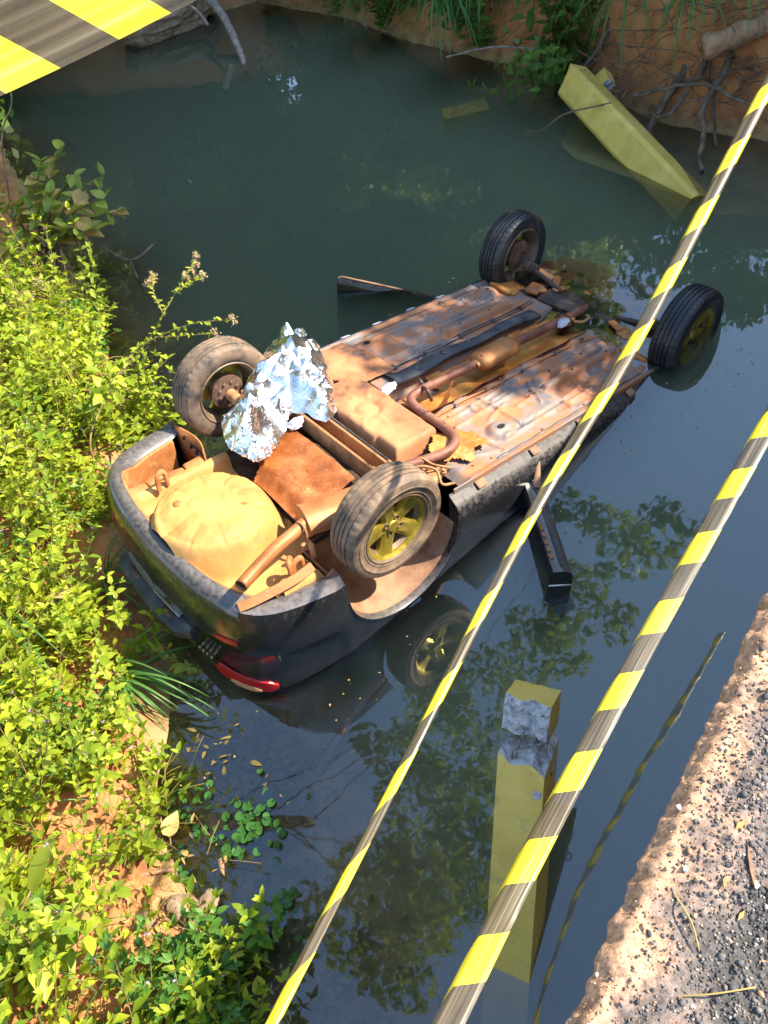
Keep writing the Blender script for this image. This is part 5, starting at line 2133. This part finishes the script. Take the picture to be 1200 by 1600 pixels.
bs = empty('broad_leaved_bush', (-2.15, 7.25, gh(-2.15, 7.25)), 'dark broad-leaved bush overhanging the water at the upper left', 'bush')
stb = MB()
cnt = 0
for k in range(20):
    tgt = Vector((random.uniform(-.55, .95), random.uniform(-.85, .65), random.uniform(.2, 1.0)))
    P = crv([Vector((random.uniform(-.1, .1), random.uniform(-.1, .1), 0)), tgt * .45 + Vector((0, 0, .18)), tgt], 6)
    stb.tube(P, [.012 - .009 * i / len(P) for i in range(len(P))], 5, cap=False)
    for i in range(4, len(P)):
        for _ in range(2):
            if cnt < 280:
                d = (rdir(-.6, .7) + (P[i] - P[i - 1]).normalized() * .4).normalized()
                leaf_obj(bs, P[i], d, random.uniform(.11, .19), LEAFM[4] if random.random() < .2 else LEAFM[random.randrange(4)])
                cnt += 1
stb.build('branch', M['bark'], bs, angle=0)
b = MB()
b.tube(crv([(-2.1, 7.55, .28), (-1.72, 7.35, .16), (-1.40, 6.95, .06), (-1.15, 7.2, .02)], 6), .011, 6)
b.tube(crv([(-1.40, 6.95, .06), (-1.38, 6.8, .02), (-1.36, 6.6, -.12)], 4), .008, 6)
tag(b.build('dead_twig', M['bark']), 'bare forked twig reaching from the dark bush into the water', 'twig')
b = MB()
b.tube(crv([(-2.55, 8.6, .3), (-2.35, 8.9, .8), (-2.1, 9.1, 1.05), (-2.05, 9.2, 1.45)], 6), .008, 5)
tag(b.build('bare_vine', M['bark']), 'thin bare vine standing up behind the dark bush', 'vine')

# big pale leaves, bottom left corner
bl = empty('big_leaved_plant', (-1.98, 1.10, gh(-1.98, 1.10)), 'big pale yellow-green leaves at the lower left picture edge', 'plant')
for k, (q, d, s) in enumerate([((.28, .16, .34), (.55, .55, .45), .23), ((.22, .10, .32), (-.6, .4, .3), .17), ((.30, -.02, .30), (.2, -.9, .05), .19), ((.16, .24, .36), (-.7, .6, .3), .20), ((.05, .0, .34), (-.3, -.8, .2), .18), ((.35, .06, .22), (.8, -.3, -.1), .14)]):
    me_ = LEAFM[k % 4].copy()
    me_.materials.clear()
    me_.materials.append(M['bigleaf'] if k != 5 else M['broadold'])
    leaf_obj(bl, Vector(q), Vector(d).normalized(), s, me_)
b = MB()
for q in ((.28, .16, .34), (.30, -.02, .30), (.05, 0, .34)):
    b.tube(crv([(0, 0, 0), (q[0] * .5, q[1] * .4, q[2] * .7), q], 5), .005, 6)
b.build('stem', M['stem'], bl, angle=0)

# broad shaded leaves on a vine below the number plate
vn = empty('shade_vine', (-1.50, 2.62, .10), 'dark round-leaved vine in the shade under the upturned tailgate', 'vine')
b = MB()
P = crv([(0, 0, .02), (.10, -.12, .06), (.22, -.22, .04), (.34, -.34, .03)], 6)
b.tube(P, .003, 5, cap=False)
b.build('stem', M['stem'], vn, angle=0)
for i in range(0, len(P), 1):
    me_ = LEAFM[i % 4]
    o_ = leaf_obj(vn, P[i], rdir(.1, .9), random.uniform(.05, .085), me_)
    o_.data = o_.data.copy() if i < 1 else o_.data
dlm = LEAFM[4].copy()
dlm.materials.clear()
dlm.materials.append(M['dry'])
for (x, y, s, a, lab) in ((-1.66, 2.74, .13, 2.6, 'large curled tan leaf lying on the weeds behind the number plate'), (-1.42, 1.56, .11, .9, 'curled brown leaf at the water edge beside the orange soil')):
    o_ = bpy.data.objects.new('fallen_leaf', dlm)
    COL.objects.link(o_)
    o_.location = (x, y, max(gh(x, y), 0) + (.28 if y > 2 else .03))
    o_.rotation_euler = (.4, -.25, a)
    o_.scale = (s, s, s)
    tag(o_, lab, 'leaf')

# round water leaves: every pad its own part
padm = MB()
padm.lathe([(.0, -.06), (.35, -.02), (.8, .02), (1.0, .06)], 14, 'z', (0, 0, 0), .25, 2 * PI - .25)
pado = padm.build('leaf', M['pad'])
pad_mesh = pado.data
bpy.data.objects.remove(pado)
for (cx, cy, sx, sy, n_, lab) in ((-1.06, 1.50, .085, .085, 70, 'dense round-leaved water plant patch floating off the left bank'), (-1.32, 1.66, .075, .13, 36, 'sparse round-leaved water plants in the shallow water beside the bank'),
                                  (-.94, 1.13, .028, .15, 20, 'thin trail of round water leaves drifting toward the near tape'), (-1.40, 1.28, .05, .05, 10, 'few round water leaves between the brown stones')):
    wp_ = empty('water_pennywort', (cx, cy, .006), lab, 'water plant')
    for _ in range(n_):
        o_ = bpy.data.objects.new('leaf', pad_mesh)
        COL.objects.link(o_)
        o_.parent = wp_
        s = random.uniform(.012, .024) * (.8 if n_ == 36 else 1)
        o_.location = (random.gauss(0, sx), random.gauss(0, sy), random.uniform(-.036, -.012))
        o_.scale = (s, s, s)
        o_.rotation_euler = (random.uniform(-.3, .3), random.uniform(-.3, .3), random.uniform(0, 6.3))

# sunken leaves and weed in the shallows
lv = Leaves()
for (cx, cy, sx, sy, k, zz) in ((-.95, 1.75, .10, .12, 260, -.03), (-.98, 1.45, .14, .16, 200, -.05), (-.75, .85, .10, .10, 90, -.03), (-1.05, .95, .10, .15, 150, -.06), (-1.15, 1.95, .09, .1, 160, -.02), (-.85, .7, .2, .1, 120, -.05)):
    for _ in range(k):
        s = random.uniform(.03, .075)
        lv.leaf(Vector((random.gauss(cx, sx), random.gauss(cy, sy), zz - random.random() * .06)), rdir(-.3, .3), Vector((0, 0, 1)), s, s * random.uniform(.15, .5), .1, .1)
tag(lv.build('sunken_weed', M['sunk']), 'brown weed and leaves lying just under the shallow water', 'water weed', kind='stuff')


lv = Leaves()
for _ in range(420):
    if random.random() < .6:
        q = C2W((random.uniform(-.9, 2.6), random.choice((-1, 1)) * random.uniform(.86, 1.25), 0))
        x, y = q.x, q.y
    else:
        y = random.uniform(.6, 6)
        x = left_x(y) + abs(random.gauss(0, .35))
    s = random.uniform(.004, .016)
    lv.leaf(Vector((x, y, -.022)), rdir(-.1, .1), Vector((0, 0, 1)), s, s * random.uniform(.3, .8), .1, .05)
tag(lv.build('floating_litter', M['dry']), 'tiny bits of leaf and dust floating on the water', 'litter', kind='stuff')


def rock(name, loc, r, label, cat='stone', mat='rock', flat=.65):
    b_ = MB()
    bm_ = bmesh.new()
    bmesh.ops.create_icosphere(bm_, subdivisions=4, radius=1)
    sd_ = Vector(loc) * 7
    vs_ = []
    for v in bm_.verts:
        n_ = v.co.normalized()
        k = 1 + .30 * noise.noise(n_ * 1.2 + sd_) + .10 * noise.noise(n_ * 3 + sd_) + .05 * noise.noise(n_ * 8 + sd_)
        c_ = noise.cell_vector(n_ * 1.4 + sd_) - Vector((.5, .5, .5))
        k += .16 * n_.dot(c_)
        vs_.append(Vector((n_.x * r[0], n_.y * r[1], n_.z * r[2])) * k)
    b_.add(vs_, [tuple(v.index for v in f.verts) for f in bm_.faces])
    bm_.free()
    o_ = b_.build(name, M[mat], angle=25)
    o_.location = loc
    return tag(o_, label, cat)


rock('river_stone', (-1.385, 1.235, .035), (.075, .055, .055), 'squarish brown stone at the water edge under the bare soil')
rock('river_stone', (-1.51, 1.20, .10), (.060, .05, .055), 'orange-brown stone among dry straw left of the squarish stone')
rock('river_stone', (-1.27, 1.23, -.005), (.05, .05, .028), 'flat olive stone barely out of the shallow water')
rock('river_stone', (-1.30, .93, .02), (.055, .045, .04), 'reddish stone in the water edge near the bottom of the view')
rock('river_stone', (-1.44, 1.06, .06), (.05, .04, .035), 'small brown stone half hidden by leaves below the squarish one')
for (P_, r, lab) in (([(-.26, 2.02, -.09), (-.50, 1.86, -.10), (-.72, 1.66, -.12)], .018, 'straight brown stick sunk off the tail light'), ([(-1.20, 1.40, -.04), (-1.19, 1.15, -.06), (-1.15, .88, -.09)], .022, 'sunken pale stick lying along the shallows'),
                     ([(-.56, 1.84, -.11), (-.80, 1.72, -.11), (-1.02, 1.60, -.09)], .013, 'thin sunken branch pointing at the water plants')):
    b = MB()
    b.tube(crv(P_, 6), r, 7, jit=.12)
    tag(b.build('sunken_stick', M['brownwood'], angle=0), lab, 'stick')
b = MB()
b.tube(crv([(-1.66, 1.36, .16), (-1.52, 1.40, .09), (-1.38, 1.40, .03)], 5), [.009] * 11, 6, jit=.2)
tag(b.build('dead_twig', M['brownwood'], angle=0), 'short brown twig dropping from the bare soil to the water', 'twig')

# ------------------------------------------------------------------ far bank: logs, roots, tufts, weeds
b = MB()
P = crv([(3.50, 5.78, .62), (3.75, 5.70, .66), (4.05, 5.60, .72), (4.4, 5.5, .8)], 8)
b.tube(P, [.085 + .012 * math.sin(i) for i in range(len(P))], 16, jit=.06)
tag(b.build('driftwood_log', M['brownwood'], angle=0), 'thick brown cut log lying on the roots at the upper right', 'log')
ROOTS = [([(3.55, 7.3, .55), (3.30, 7.2, .30), (3.12, 7.28, .10), (3.02, 7.5, -.05)], .02, 'thin root curling to the water behind the yellow post head'),
         ([(4.2, 6.5, .75), (3.72, 6.24, .42), (3.40, 6.10, .18), (3.14, 5.97, .0)], .04, 'thick dark root sloping down to the fallen yellow post'),
         ([(3.7, 6.0, .45), (3.50, 5.9, .30), (3.30, 5.86, .16), (3.22, 6.15, .10)], .022, 'curved thin root hooking toward the yellow post head'),
         ([(3.9, 6.0, .5), (3.62, 5.72, .38), (3.44, 5.6, .20), (3.24, 5.22, -.05)], .028, 'root dropping straight into the water under the log'),
         ([(3.15, 6.22, .22), (3.32, 5.95, .34), (3.5, 5.72, .36), (3.66, 5.2, .30)], .016, 'slender root running level below the log'),
         ([(4.0, 6.4, .55), (3.75, 6.05, .5), (3.62, 5.8, .2), (3.5, 5.5, -.02)], .018, 'knotted root behind the thick dark root')]
for P_, r, lab in ROOTS:
    b = MB()
    P = crv(P_, 9)
    b.tube([q + Vector((fbm(q.x, q.y, 0, 5, 2), fbm(q.x, q.y, 5, 5, 2), fbm(q.x, q.y, 9, 5, 2))) * .05 for q in P], [r * (1.2 - .6 * i / len(P)) for i in range(len(P))], 9, jit=.12)
    tag(b.build('exposed_root', M['bark'], angle=0), lab, 'root')
b = MB()
for _ in range(420):
    y = random.uniform(5.2, 11.5) if random.random() < .5 else random.uniform(5.2, 7.0)
    x = float(np.interp(y, np.sort(RIGHT[:14, 1]), RIGHT[:14, 0][np.argsort(RIGHT[:14, 1])])) + random.uniform(.0, .6)
    z = max(gh(x, y), 0) + random.uniform(.02, .35)
    d = rdir(-.6, .4) * random.uniform(.2, .55)
    q = Vector((x, y, z))
    b.tube(crv([q, q + d * .5 + rdir(-1, 1) * .06, q + d], 4), .004, 4, cap=False)
tag(b.build('root_tangle', M['bark'], angle=0), 'tangle of fine brown rootlets along the upper right bank', 'roots', kind='stuff')
b = MB()
b.tube(crv([(2.30, 8.75, .12), (2.7, 8.35, .20), (3.05, 8.0, .16), (3.4, 7.5, .2)], 7), .010, 6)
tag(b.build('bare_vine', M['greywood']), 'long pale vine hanging level along the far red bank', 'vine')
b = MB()
b.tube(crv([(2.36, 6.72, .02), (2.46, 6.50, .10), (2.62, 6.38, .22), (2.95, 6.2, .26)], 7), .008, 6)
tag(b.build('dead_twig', M['bark']), 'dark bent twig lying across the fallen yellow post', 'twig')
for (loc, n_, ln, wd, lean, sp_, lab) in (((2.42, 8.85, .62), 46, .95, .022, (-.75, -.65, 0), 1.0, 'long grey-green grass tuft drooping over the far water'),
                                         ((3.38, 6.75, .85), 34, .85, .016, (-.7, -.6, 0), 1.1, 'hanging grass tuft above the yellow post on the red bank'),
                                         ((3.05, 8.1, .8), 26, .8, .016, (-.8, -.5, 0), 1.1, 'smaller grass tuft on the far bank right of the long one'),
                                         ((3.95, 5.9, .95), 26, .8, .016, (-.7, -.6, 0), 1.3, 'grass tuft drooping over the thick log'), ((2.75, 8.55, .75), 30, .8, .018, (-.75, -.6, 0), 1.2, 'middle grass tuft between the two drooping ones on the far bank'),
                                         ((2.0, 10.6, .5), 34, .9, .02, (-.8, -.5, 0), 1.2, 'distant grass tuft at the top edge of the far bank'), ((3.6, 6.2, .85), 30, .75, .014, (-.7, -.6, 0), 1.3, 'thin grass tuft just above the curved root')):
    blade_tuft('bank_grass_tuft', loc, n_, ln, wd, lean, sp_, M['blade'], lab)
fw = [make_weed('tree1', 7, .8, .13, 0), make_weed('tree1', 6, .7, .10, 0), make_weed('weed2', 7, .7, .12, 0)]
for k in range(96):
    t = random.random()
    y = 14.3 - 9.2 * t
    rx = float(np.interp(y, RIGHT[::-1][:, 1][(RIGHT[::-1][:, 1] < 14.5)][::-1] if False else np.sort(RIGHT[:14, 1]), RIGHT[:14, 0][np.argsort(RIGHT[:14, 1])]))
    x = rx + (random.uniform(.02, .45) if k % 2 else random.uniform(.2, 1.3))
    o = fw[k] if k < 3 else copy_tree(fw[random.randrange(3)])
    if 5.1 < y < 7.2:                      # the root tangle, the log and the post head stay open
        if random.random() < .5:
            y += random.choice((2.6, 4.0, 5.5))
            x = float(np.interp(y, np.sort(RIGHT[:14, 1]), RIGHT[:14, 0][np.argsort(RIGHT[:14, 1])])) + random.uniform(.1, 1.0)
        else:
            x += .55
    o.location = (x, y, gh(x, y) - .02)
    o.rotation_euler = (random.uniform(-.3, .3), random.uniform(-.9, .0), 0 if k % 3 else random.uniform(0, 6.3))
    s = random.uniform(.6, 1.4)
    o.scale = (s, s, s)
    tag(o, 'dark leafy weed growing on the steep red far bank', 'weed', 'weeds on the far bank')
o = rock('bank_boulder', (-.55, 13.9, .12), (.75, .45, .30), 'brown rounded boulder on the far shore behind the flat tape', 'boulder')
b = MB()
b.tube(crv([(-.35, 14.6, .5), (.0, 13.6, .48), (.24, 12.7, .30), (.30, 11.6, .05), (.28, 11.2, -.1)], 8), [.085 - .0017 * i for i in range(33)], 9, jit=.1)
b.tube(crv([(.16, 13.0, .36), (.10, 13.4, .6), (-.05, 13.9, .95)], 6), .05, 8, jit=.1)
b.tube(crv([(-.25, 14.0, .3), (-.05, 12.9, .32), (.02, 12.3, .28)], 6), .022, 7, jit=.1)
tag(b.build('bare_branch', M['greywood'], angle=0), 'forked grey dead branch dipping into the far water', 'branch')


# ------------------------------------------------------------------ trees round the pool: trunk with limbs, crown of many leaf-sized faces
def crown_cloud(clumps, per, leaf, mat, name, parent):
    V, F_, T = [], [], []
    k = 0
    tot = []
    for (c, r) in clumps:
        n_ = int(per * (r[0] * r[1] * r[2]) ** .55)
        d = RNG.normal(0, 1, (n_, 3))
        d /= np.linalg.norm(d, axis=1)[:, None]
        rad = RNG.uniform(.35, 1.05, (n_, 1)) ** .6
        q = np.array(c) + d * rad * np.array(r)
        tot.append((q, d, np.full(n_, RNG.uniform(0, .5))))
    q = np.vstack([t[0] for t in tot])
    d = np.vstack([t[1] for t in tot])
    tint = np.concatenate([t[2] for t in tot])
    n_ = len(q)
    a = d + RNG.normal(0, .8, (n_, 3))
    a /= np.linalg.norm(a, axis=1)[:, None]
    u = np.cross(a, RNG.normal(0, 1, (n_, 3)))
    u /= np.linalg.norm(u, axis=1)[:, None]
    w = np.cross(a, u)
    L_ = leaf * RNG.uniform(.6, 1.25, (n_, 1))
    W2 = L_ * RNG.uniform(.2, .34, (n_, 1))
    V = np.stack([q - u * L_ * .5, q + w * W2 + a * W2 * .3, q + u * L_ * .5, q - w * W2 + a * W2 * .3], 1).reshape(-1, 3)
    F_ = np.arange(n_ * 4).reshape(-1, 4)
    o_ = npmesh(name, V, F_, mat, parent, smooth=False)
    at_ = o_.data.attributes.new('tint', 'FLOAT', 'FACE')
    at_.data.foreach_set('value', (tint + RNG.uniform(0, .25, n_)).astype(np.float32))
    return o_


def make_tree(h, spread, mat, leaf, per, nclump, low=.3, name='broadleaf_tree'):
    root = empty(name)
    tb = MB()
    bend = Vector((random.uniform(-.5, .5), random.uniform(-.5, .5), 0))
    P = crv([(0, 0, -.3), bend * .3 + Vector((0, 0, h * .3)), bend * .8 + Vector((0, 0, h * .6)), bend + Vector((0, 0, h * .9))], 7)
    tb.tube(P, [h * .020 * (1 - .8 * i / len(P)) for i in range(len(P))], 9, jit=.06)
    cl = []
    for k in range(nclump):
        t = random.uniform(low, 1.0)
        a = random.uniform(0, 2 * PI)
        ra = spread * (1 - abs(t - .6) * .9) * random.uniform(.3, 1.0)
        c = Vector((math.cos(a) * ra, math.sin(a) * ra, h * t)) + bend * t
        r = spread * random.uniform(.22, .42)
        cl.append((tuple(c), (r, r, r * .7)))
        i = min(len(P) - 1, int(len(P) * t * .8))
        tb.tube(crv([P[i], (P[i] + c) / 2 + Vector((0, 0, -.1 * h * .1)), c], 4), [h * .007, h * .006, h * .0055, h * .005, h * .004, h * .0035, h * .003, h * .002, h * .0015], 5)
    tb.build('trunk', M['bark'], root, angle=0)
    crown_cloud(cl, per, leaf, M[mat], 'crown', root)
    return root


T1 = make_tree(10, 3.2, 'tree1', .26, 900, 34)
T2 = make_tree(8.5, 2.9, 'tree2', .24, 900, 30, .2)
T3 = make_tree(3.0, 1.6, 'tree1', .17, 900, 20, .08, 'bank_thicket')
T4 = make_tree(2.6, 1.4, 'tree2', .15, 900, 18, .08, 'bank_thicket')
spots = [(0, -9, 17.5, 1.1), (1, -6, 18.5, 1.05), (0, -3.2, 18.5, 1.25), (0, -1.2, 18.2, 1.2), (1, 3.3, 17.4, 1.0), (0, 4.2, 17.5, 1.15), (1, -5.6, 9.5, 1.0), (0, -6.5, 13, 1.1), (1, 3.4, 14.5, .85), (0, -12, 12, 1.1),
         (1, 6.4, 17.5, .55), (0, -7.5, 5.5, .9), (0, -10, 2, 1.0), (1, 13.5, 11.0, .95), (0, 12.5, 8.0, 1.05), (1, 15.5, 13.5, .9), (0, 3.2, 24, 1.4), (0, -5, 24, 1.5), (1, -11, 22, 1.4), (0, 6.5, 25, .9), (1, 4.5, 14.9, .95), (0, -1.6, 21.5, 1.25), (0, -3.6, 22.5, 1.3), (0, -8, 15, 1.2), (1, -4.6, 15.5, 1.0)] + [(k % 2, -16 + 3.2 * k, 30 + 2.5 * math.sin(k * 2.1), 1.5) for k in range(9) if k != 5]
uset = [False] * 4
TS = [T1, T2, T3, T4]


def put_tree(k, x, y, s, lab, cat, grp):
    o_ = TS[k] if not uset[k] else copy_tree(TS[k])
    uset[k] = True
    o_.location = (x, y, gh(x, y) - .05)
    o_.rotation_euler = (0, 0, random.uniform(0, 6.3))
    o_.scale = (s, s, s * random.uniform(.95, 1.1))
    return tag(o_, lab, cat, grp)


for (k, x, y, s) in spots:
    put_tree(k, x, y, s, 'tall leafy tree round the pool, mirrored in the dark water', 'tree', 'trees round the river pool')
for (k, x, y, s) in [(2, 3.9, 11.8, .8), (3, 4.6, 9.8, .72), (2, 5.4, 8.2, .75), (3, 6.0, 6.9, .7), (2, 5.2, 13.6, .95), (3, 2.6, 13.8, .95), (2, -.8, 16.2, 1.2), (3, 1.2, 15.6, 1.1), (2, -3.6, 17.4, 1.2), (2, -4.3, 12.8, 1.0), (3, -3.6, 10.4, .9), (2, 6.8, 10.4, .85),
                     (3, 6.4, 12.6, .9), (2, -4.2, 8.0, .8), (3, -6.5, 16, 1.2), (2, -1.9, 16.6, 1.5), (2, -2.8, 18.6, 1.6), (2, -.9, 19.5, 1.6)]:
    put_tree(k, x, y, s, 'dense bushy thicket crowding the bank above the dark water', 'thicket', 'thickets on the banks')


# overhanging tree: trunk far left on the bank, long boughs over the water in front of the bridge
ot = empty('overhanging_tree', (-4.2, 3.6, gh(-4.2, 3.6) - .1), 'leaning tree whose leafy boughs overhang the water, seen mirrored below the car', 'tree')
o0 = Vector(ot.location)
tb = MB()
trunk = crv([Vector((-4.2, 3.6, gh(-4.2, 3.6) - .2)) - o0, Vector((-4.0, 3.8, 2.5)) - o0, Vector((-3.4, 4.1, 5.0)) - o0, Vector((-2.4, 4.4, 7.0)) - o0], 8)
tb.tube(trunk, [.20 - .005 * i for i in range(len(trunk))], 12, jit=.05)
BL = [(2.9, 7.6, 6.5), (3.5, 7.3, 7.0), (3.7, 6.3, 6.2), (3.4, 6.5, 6.8), (2.6, 7.0, 7.5), (2.3, 5.8, 6.6), (1.8, 5.7, 7.0), (1.2, 5.8, 7.5), (.6, 5.5, 7.0), (-.3, 5.9, 8.0), (-1.0, 4.9, 7.0), (-1.0, 4.4, 7.5), (-1.7, 4.0, 8.0), (-.6, 3.6, 7.0),
      (-2.2, 3.1, 7.5), (-1.4, 2.7, 7.0), (-.6, 3.2, 8.0), (-.2, 4.6, 7.5), (-1.5, 3.3, 6.6), (-1.0, 3.9, 8.4), (-.9, 2.9, 6.4), (-.2, 3.9, 6.9)]
cl = []
for k, c in enumerate(BL):
    c = Vector(c) - o0
    j = trunk[-1 - (k % 9)]
    mid = (j + c) / 2 + Vector((0, 0, .5))
    if k % 4 == 0:
        tb.tube(crv([j, mid + rdir(-.3, .3) * .3, c], 7), [.011 - .0006 * i for i in range(15)], 4)
    r = random.uniform(.38, .62) if k > 6 else random.uniform(.28, .45)
    cl.append((tuple(c), (r, r, r * .55)))
    for _ in range(3):
        o_ = rdir(-.4, .4) * r * 1.2
        cl.append((tuple(c + o_), (r * .55, r * .55, r * .3)))
tb.build('trunk', M['bark'], ot, angle=0)
crown_cloud(cl, 680, .16, M['tree2'], 'crown', ot)

# two trees to the right of the bridge, outside the view: they shade the front of the car and the deck
for (x, y, gz, cz, R_, lab, nn) in ((9.6, 3.7, 1.0, 5.2, (2.4, 2.6, 2.6), 'round leafy tree on the right bank that shades the front of the car', 60), (8.8, -.9, 1.2, 7.2, (1.5, 1.5, 1.25), 'tall narrow tree by the bridge end that shades the deck', 17)):
    st = empty('shade_tree', (x, y, gh(x, y) - .1), lab, 'tree')
    tb = MB()
    z0 = st.location.z
    tb.tube(crv([(0, 0, -.2), (.2, .1, (cz - z0) * .5), (0, 0, cz - z0 + R_[2] * .6)], 8), [.22 - .010 * i for i in range(17)], 10, jit=.05)
    cl = []
    for k in range(nn):
        d = rdir(-1.3, 1.3) * random.uniform(.2, .85)
        c = Vector((d.x * R_[0], d.y * R_[1], cz - z0 + d.z * R_[2]))
        r = random.uniform(.5, .95)
        cl.append((tuple(c), (r, r, r * .75)))
        tb.tube([(0, 0, cz - z0 - R_[2] * .4), c], [.05, .015], 5)
    tb.build('trunk', M['bark'], st, angle=0)
    crown_cloud(cl, 520, .20, M['tree2'], 'crown', st)

# ------------------------------------------------------------------ litter on the bridge edge
k = 0
for (u, v, a, l, w_, lab) in [(.38, .155, 1.2, .075, .010, 'longest splinter of torn wood on the grit'), (.43, .12, .3, .028, .012, 'stubby orange wood chip near the deck edge'), (.36, .20, 2.2, .030, .007, 'small wood splinter right of the longest one'),
                              (.33, .13, .9, .022, .009, 'yellowish wood chip beside the longest splinter'), (.66, .17, 2.0, .045, .007, 'pale wood splinter high on the dark grit'), (.30, .17, .5, .025, .008, 'orange wood chip below the longest splinter'),
                              (.47, .17, 2.6, .020, .009, 'tan crumb of wood above the longest splinter')]:
    n_ = 7
    top_ = [(-l / 2 + l * i / (n_ - 1), w_ * (.5 - abs(i / (n_ - 1) - .45)) * random.uniform(.6, 1.2)) for i in range(n_)]
    prof = top_ + [(x, -y) for x, y in top_[::-1]]
    chip('wood_splinter', u, v, a, prof, .006, M['straw'] if k % 2 else M['brownwood'], lab, 'wood splinter', 'wood splinters on the bridge edge')
    k += 1
chip('plastic_shard', .285, .235, .2, [(-.016, -.006), (.006, -.009), (.017, .0), (.012, .007), (-.010, .008)], .003, M['blue'], 'small blue plastic shard on the dark grit', 'plastic shard')
for (u, v, lab) in ((.41, .02, 'white mortar chip on the very edge of the deck'), (.315, .07, 'white flake lying near the orange wood chip'), (.355, .175, 'white flake beside the longest splinter'), (.02, .035, 'grey mortar lump at the bottom of the deck edge')):
    chip('mortar_chip', u, v, random.uniform(0, 6), [(math.cos(a_) * random.uniform(.003, .009), math.sin(a_) * random.uniform(.003, .007)) for a_ in np.linspace(0, 5.6, 8)], random.uniform(.004, .007), M['white'], lab, 'mortar chip')
for (u, v, a, l, lab) in ((.16, .16, .9, .16, 'long thin twig near the bottom of the deck grit'), (.24, .10, 2.3, .09, 'thin straw crossing the sandy deck edge'), (.10, .20, .4, .12, 'bent twig close to the bottom picture edge')):
    b = MB()
    d = EU * math.cos(a) + EV * math.sin(a)
    q = on_deck(u, v, .006)
    b.tube(crv([q - d * l / 2, q + Vector((0, 0, .012)) + EV * .008, q + d * l / 2], 5), .0014, 5)
    tag(b.build('twig', M['straw'], angle=0), lab, 'twig', 'twigs on the bridge edge')
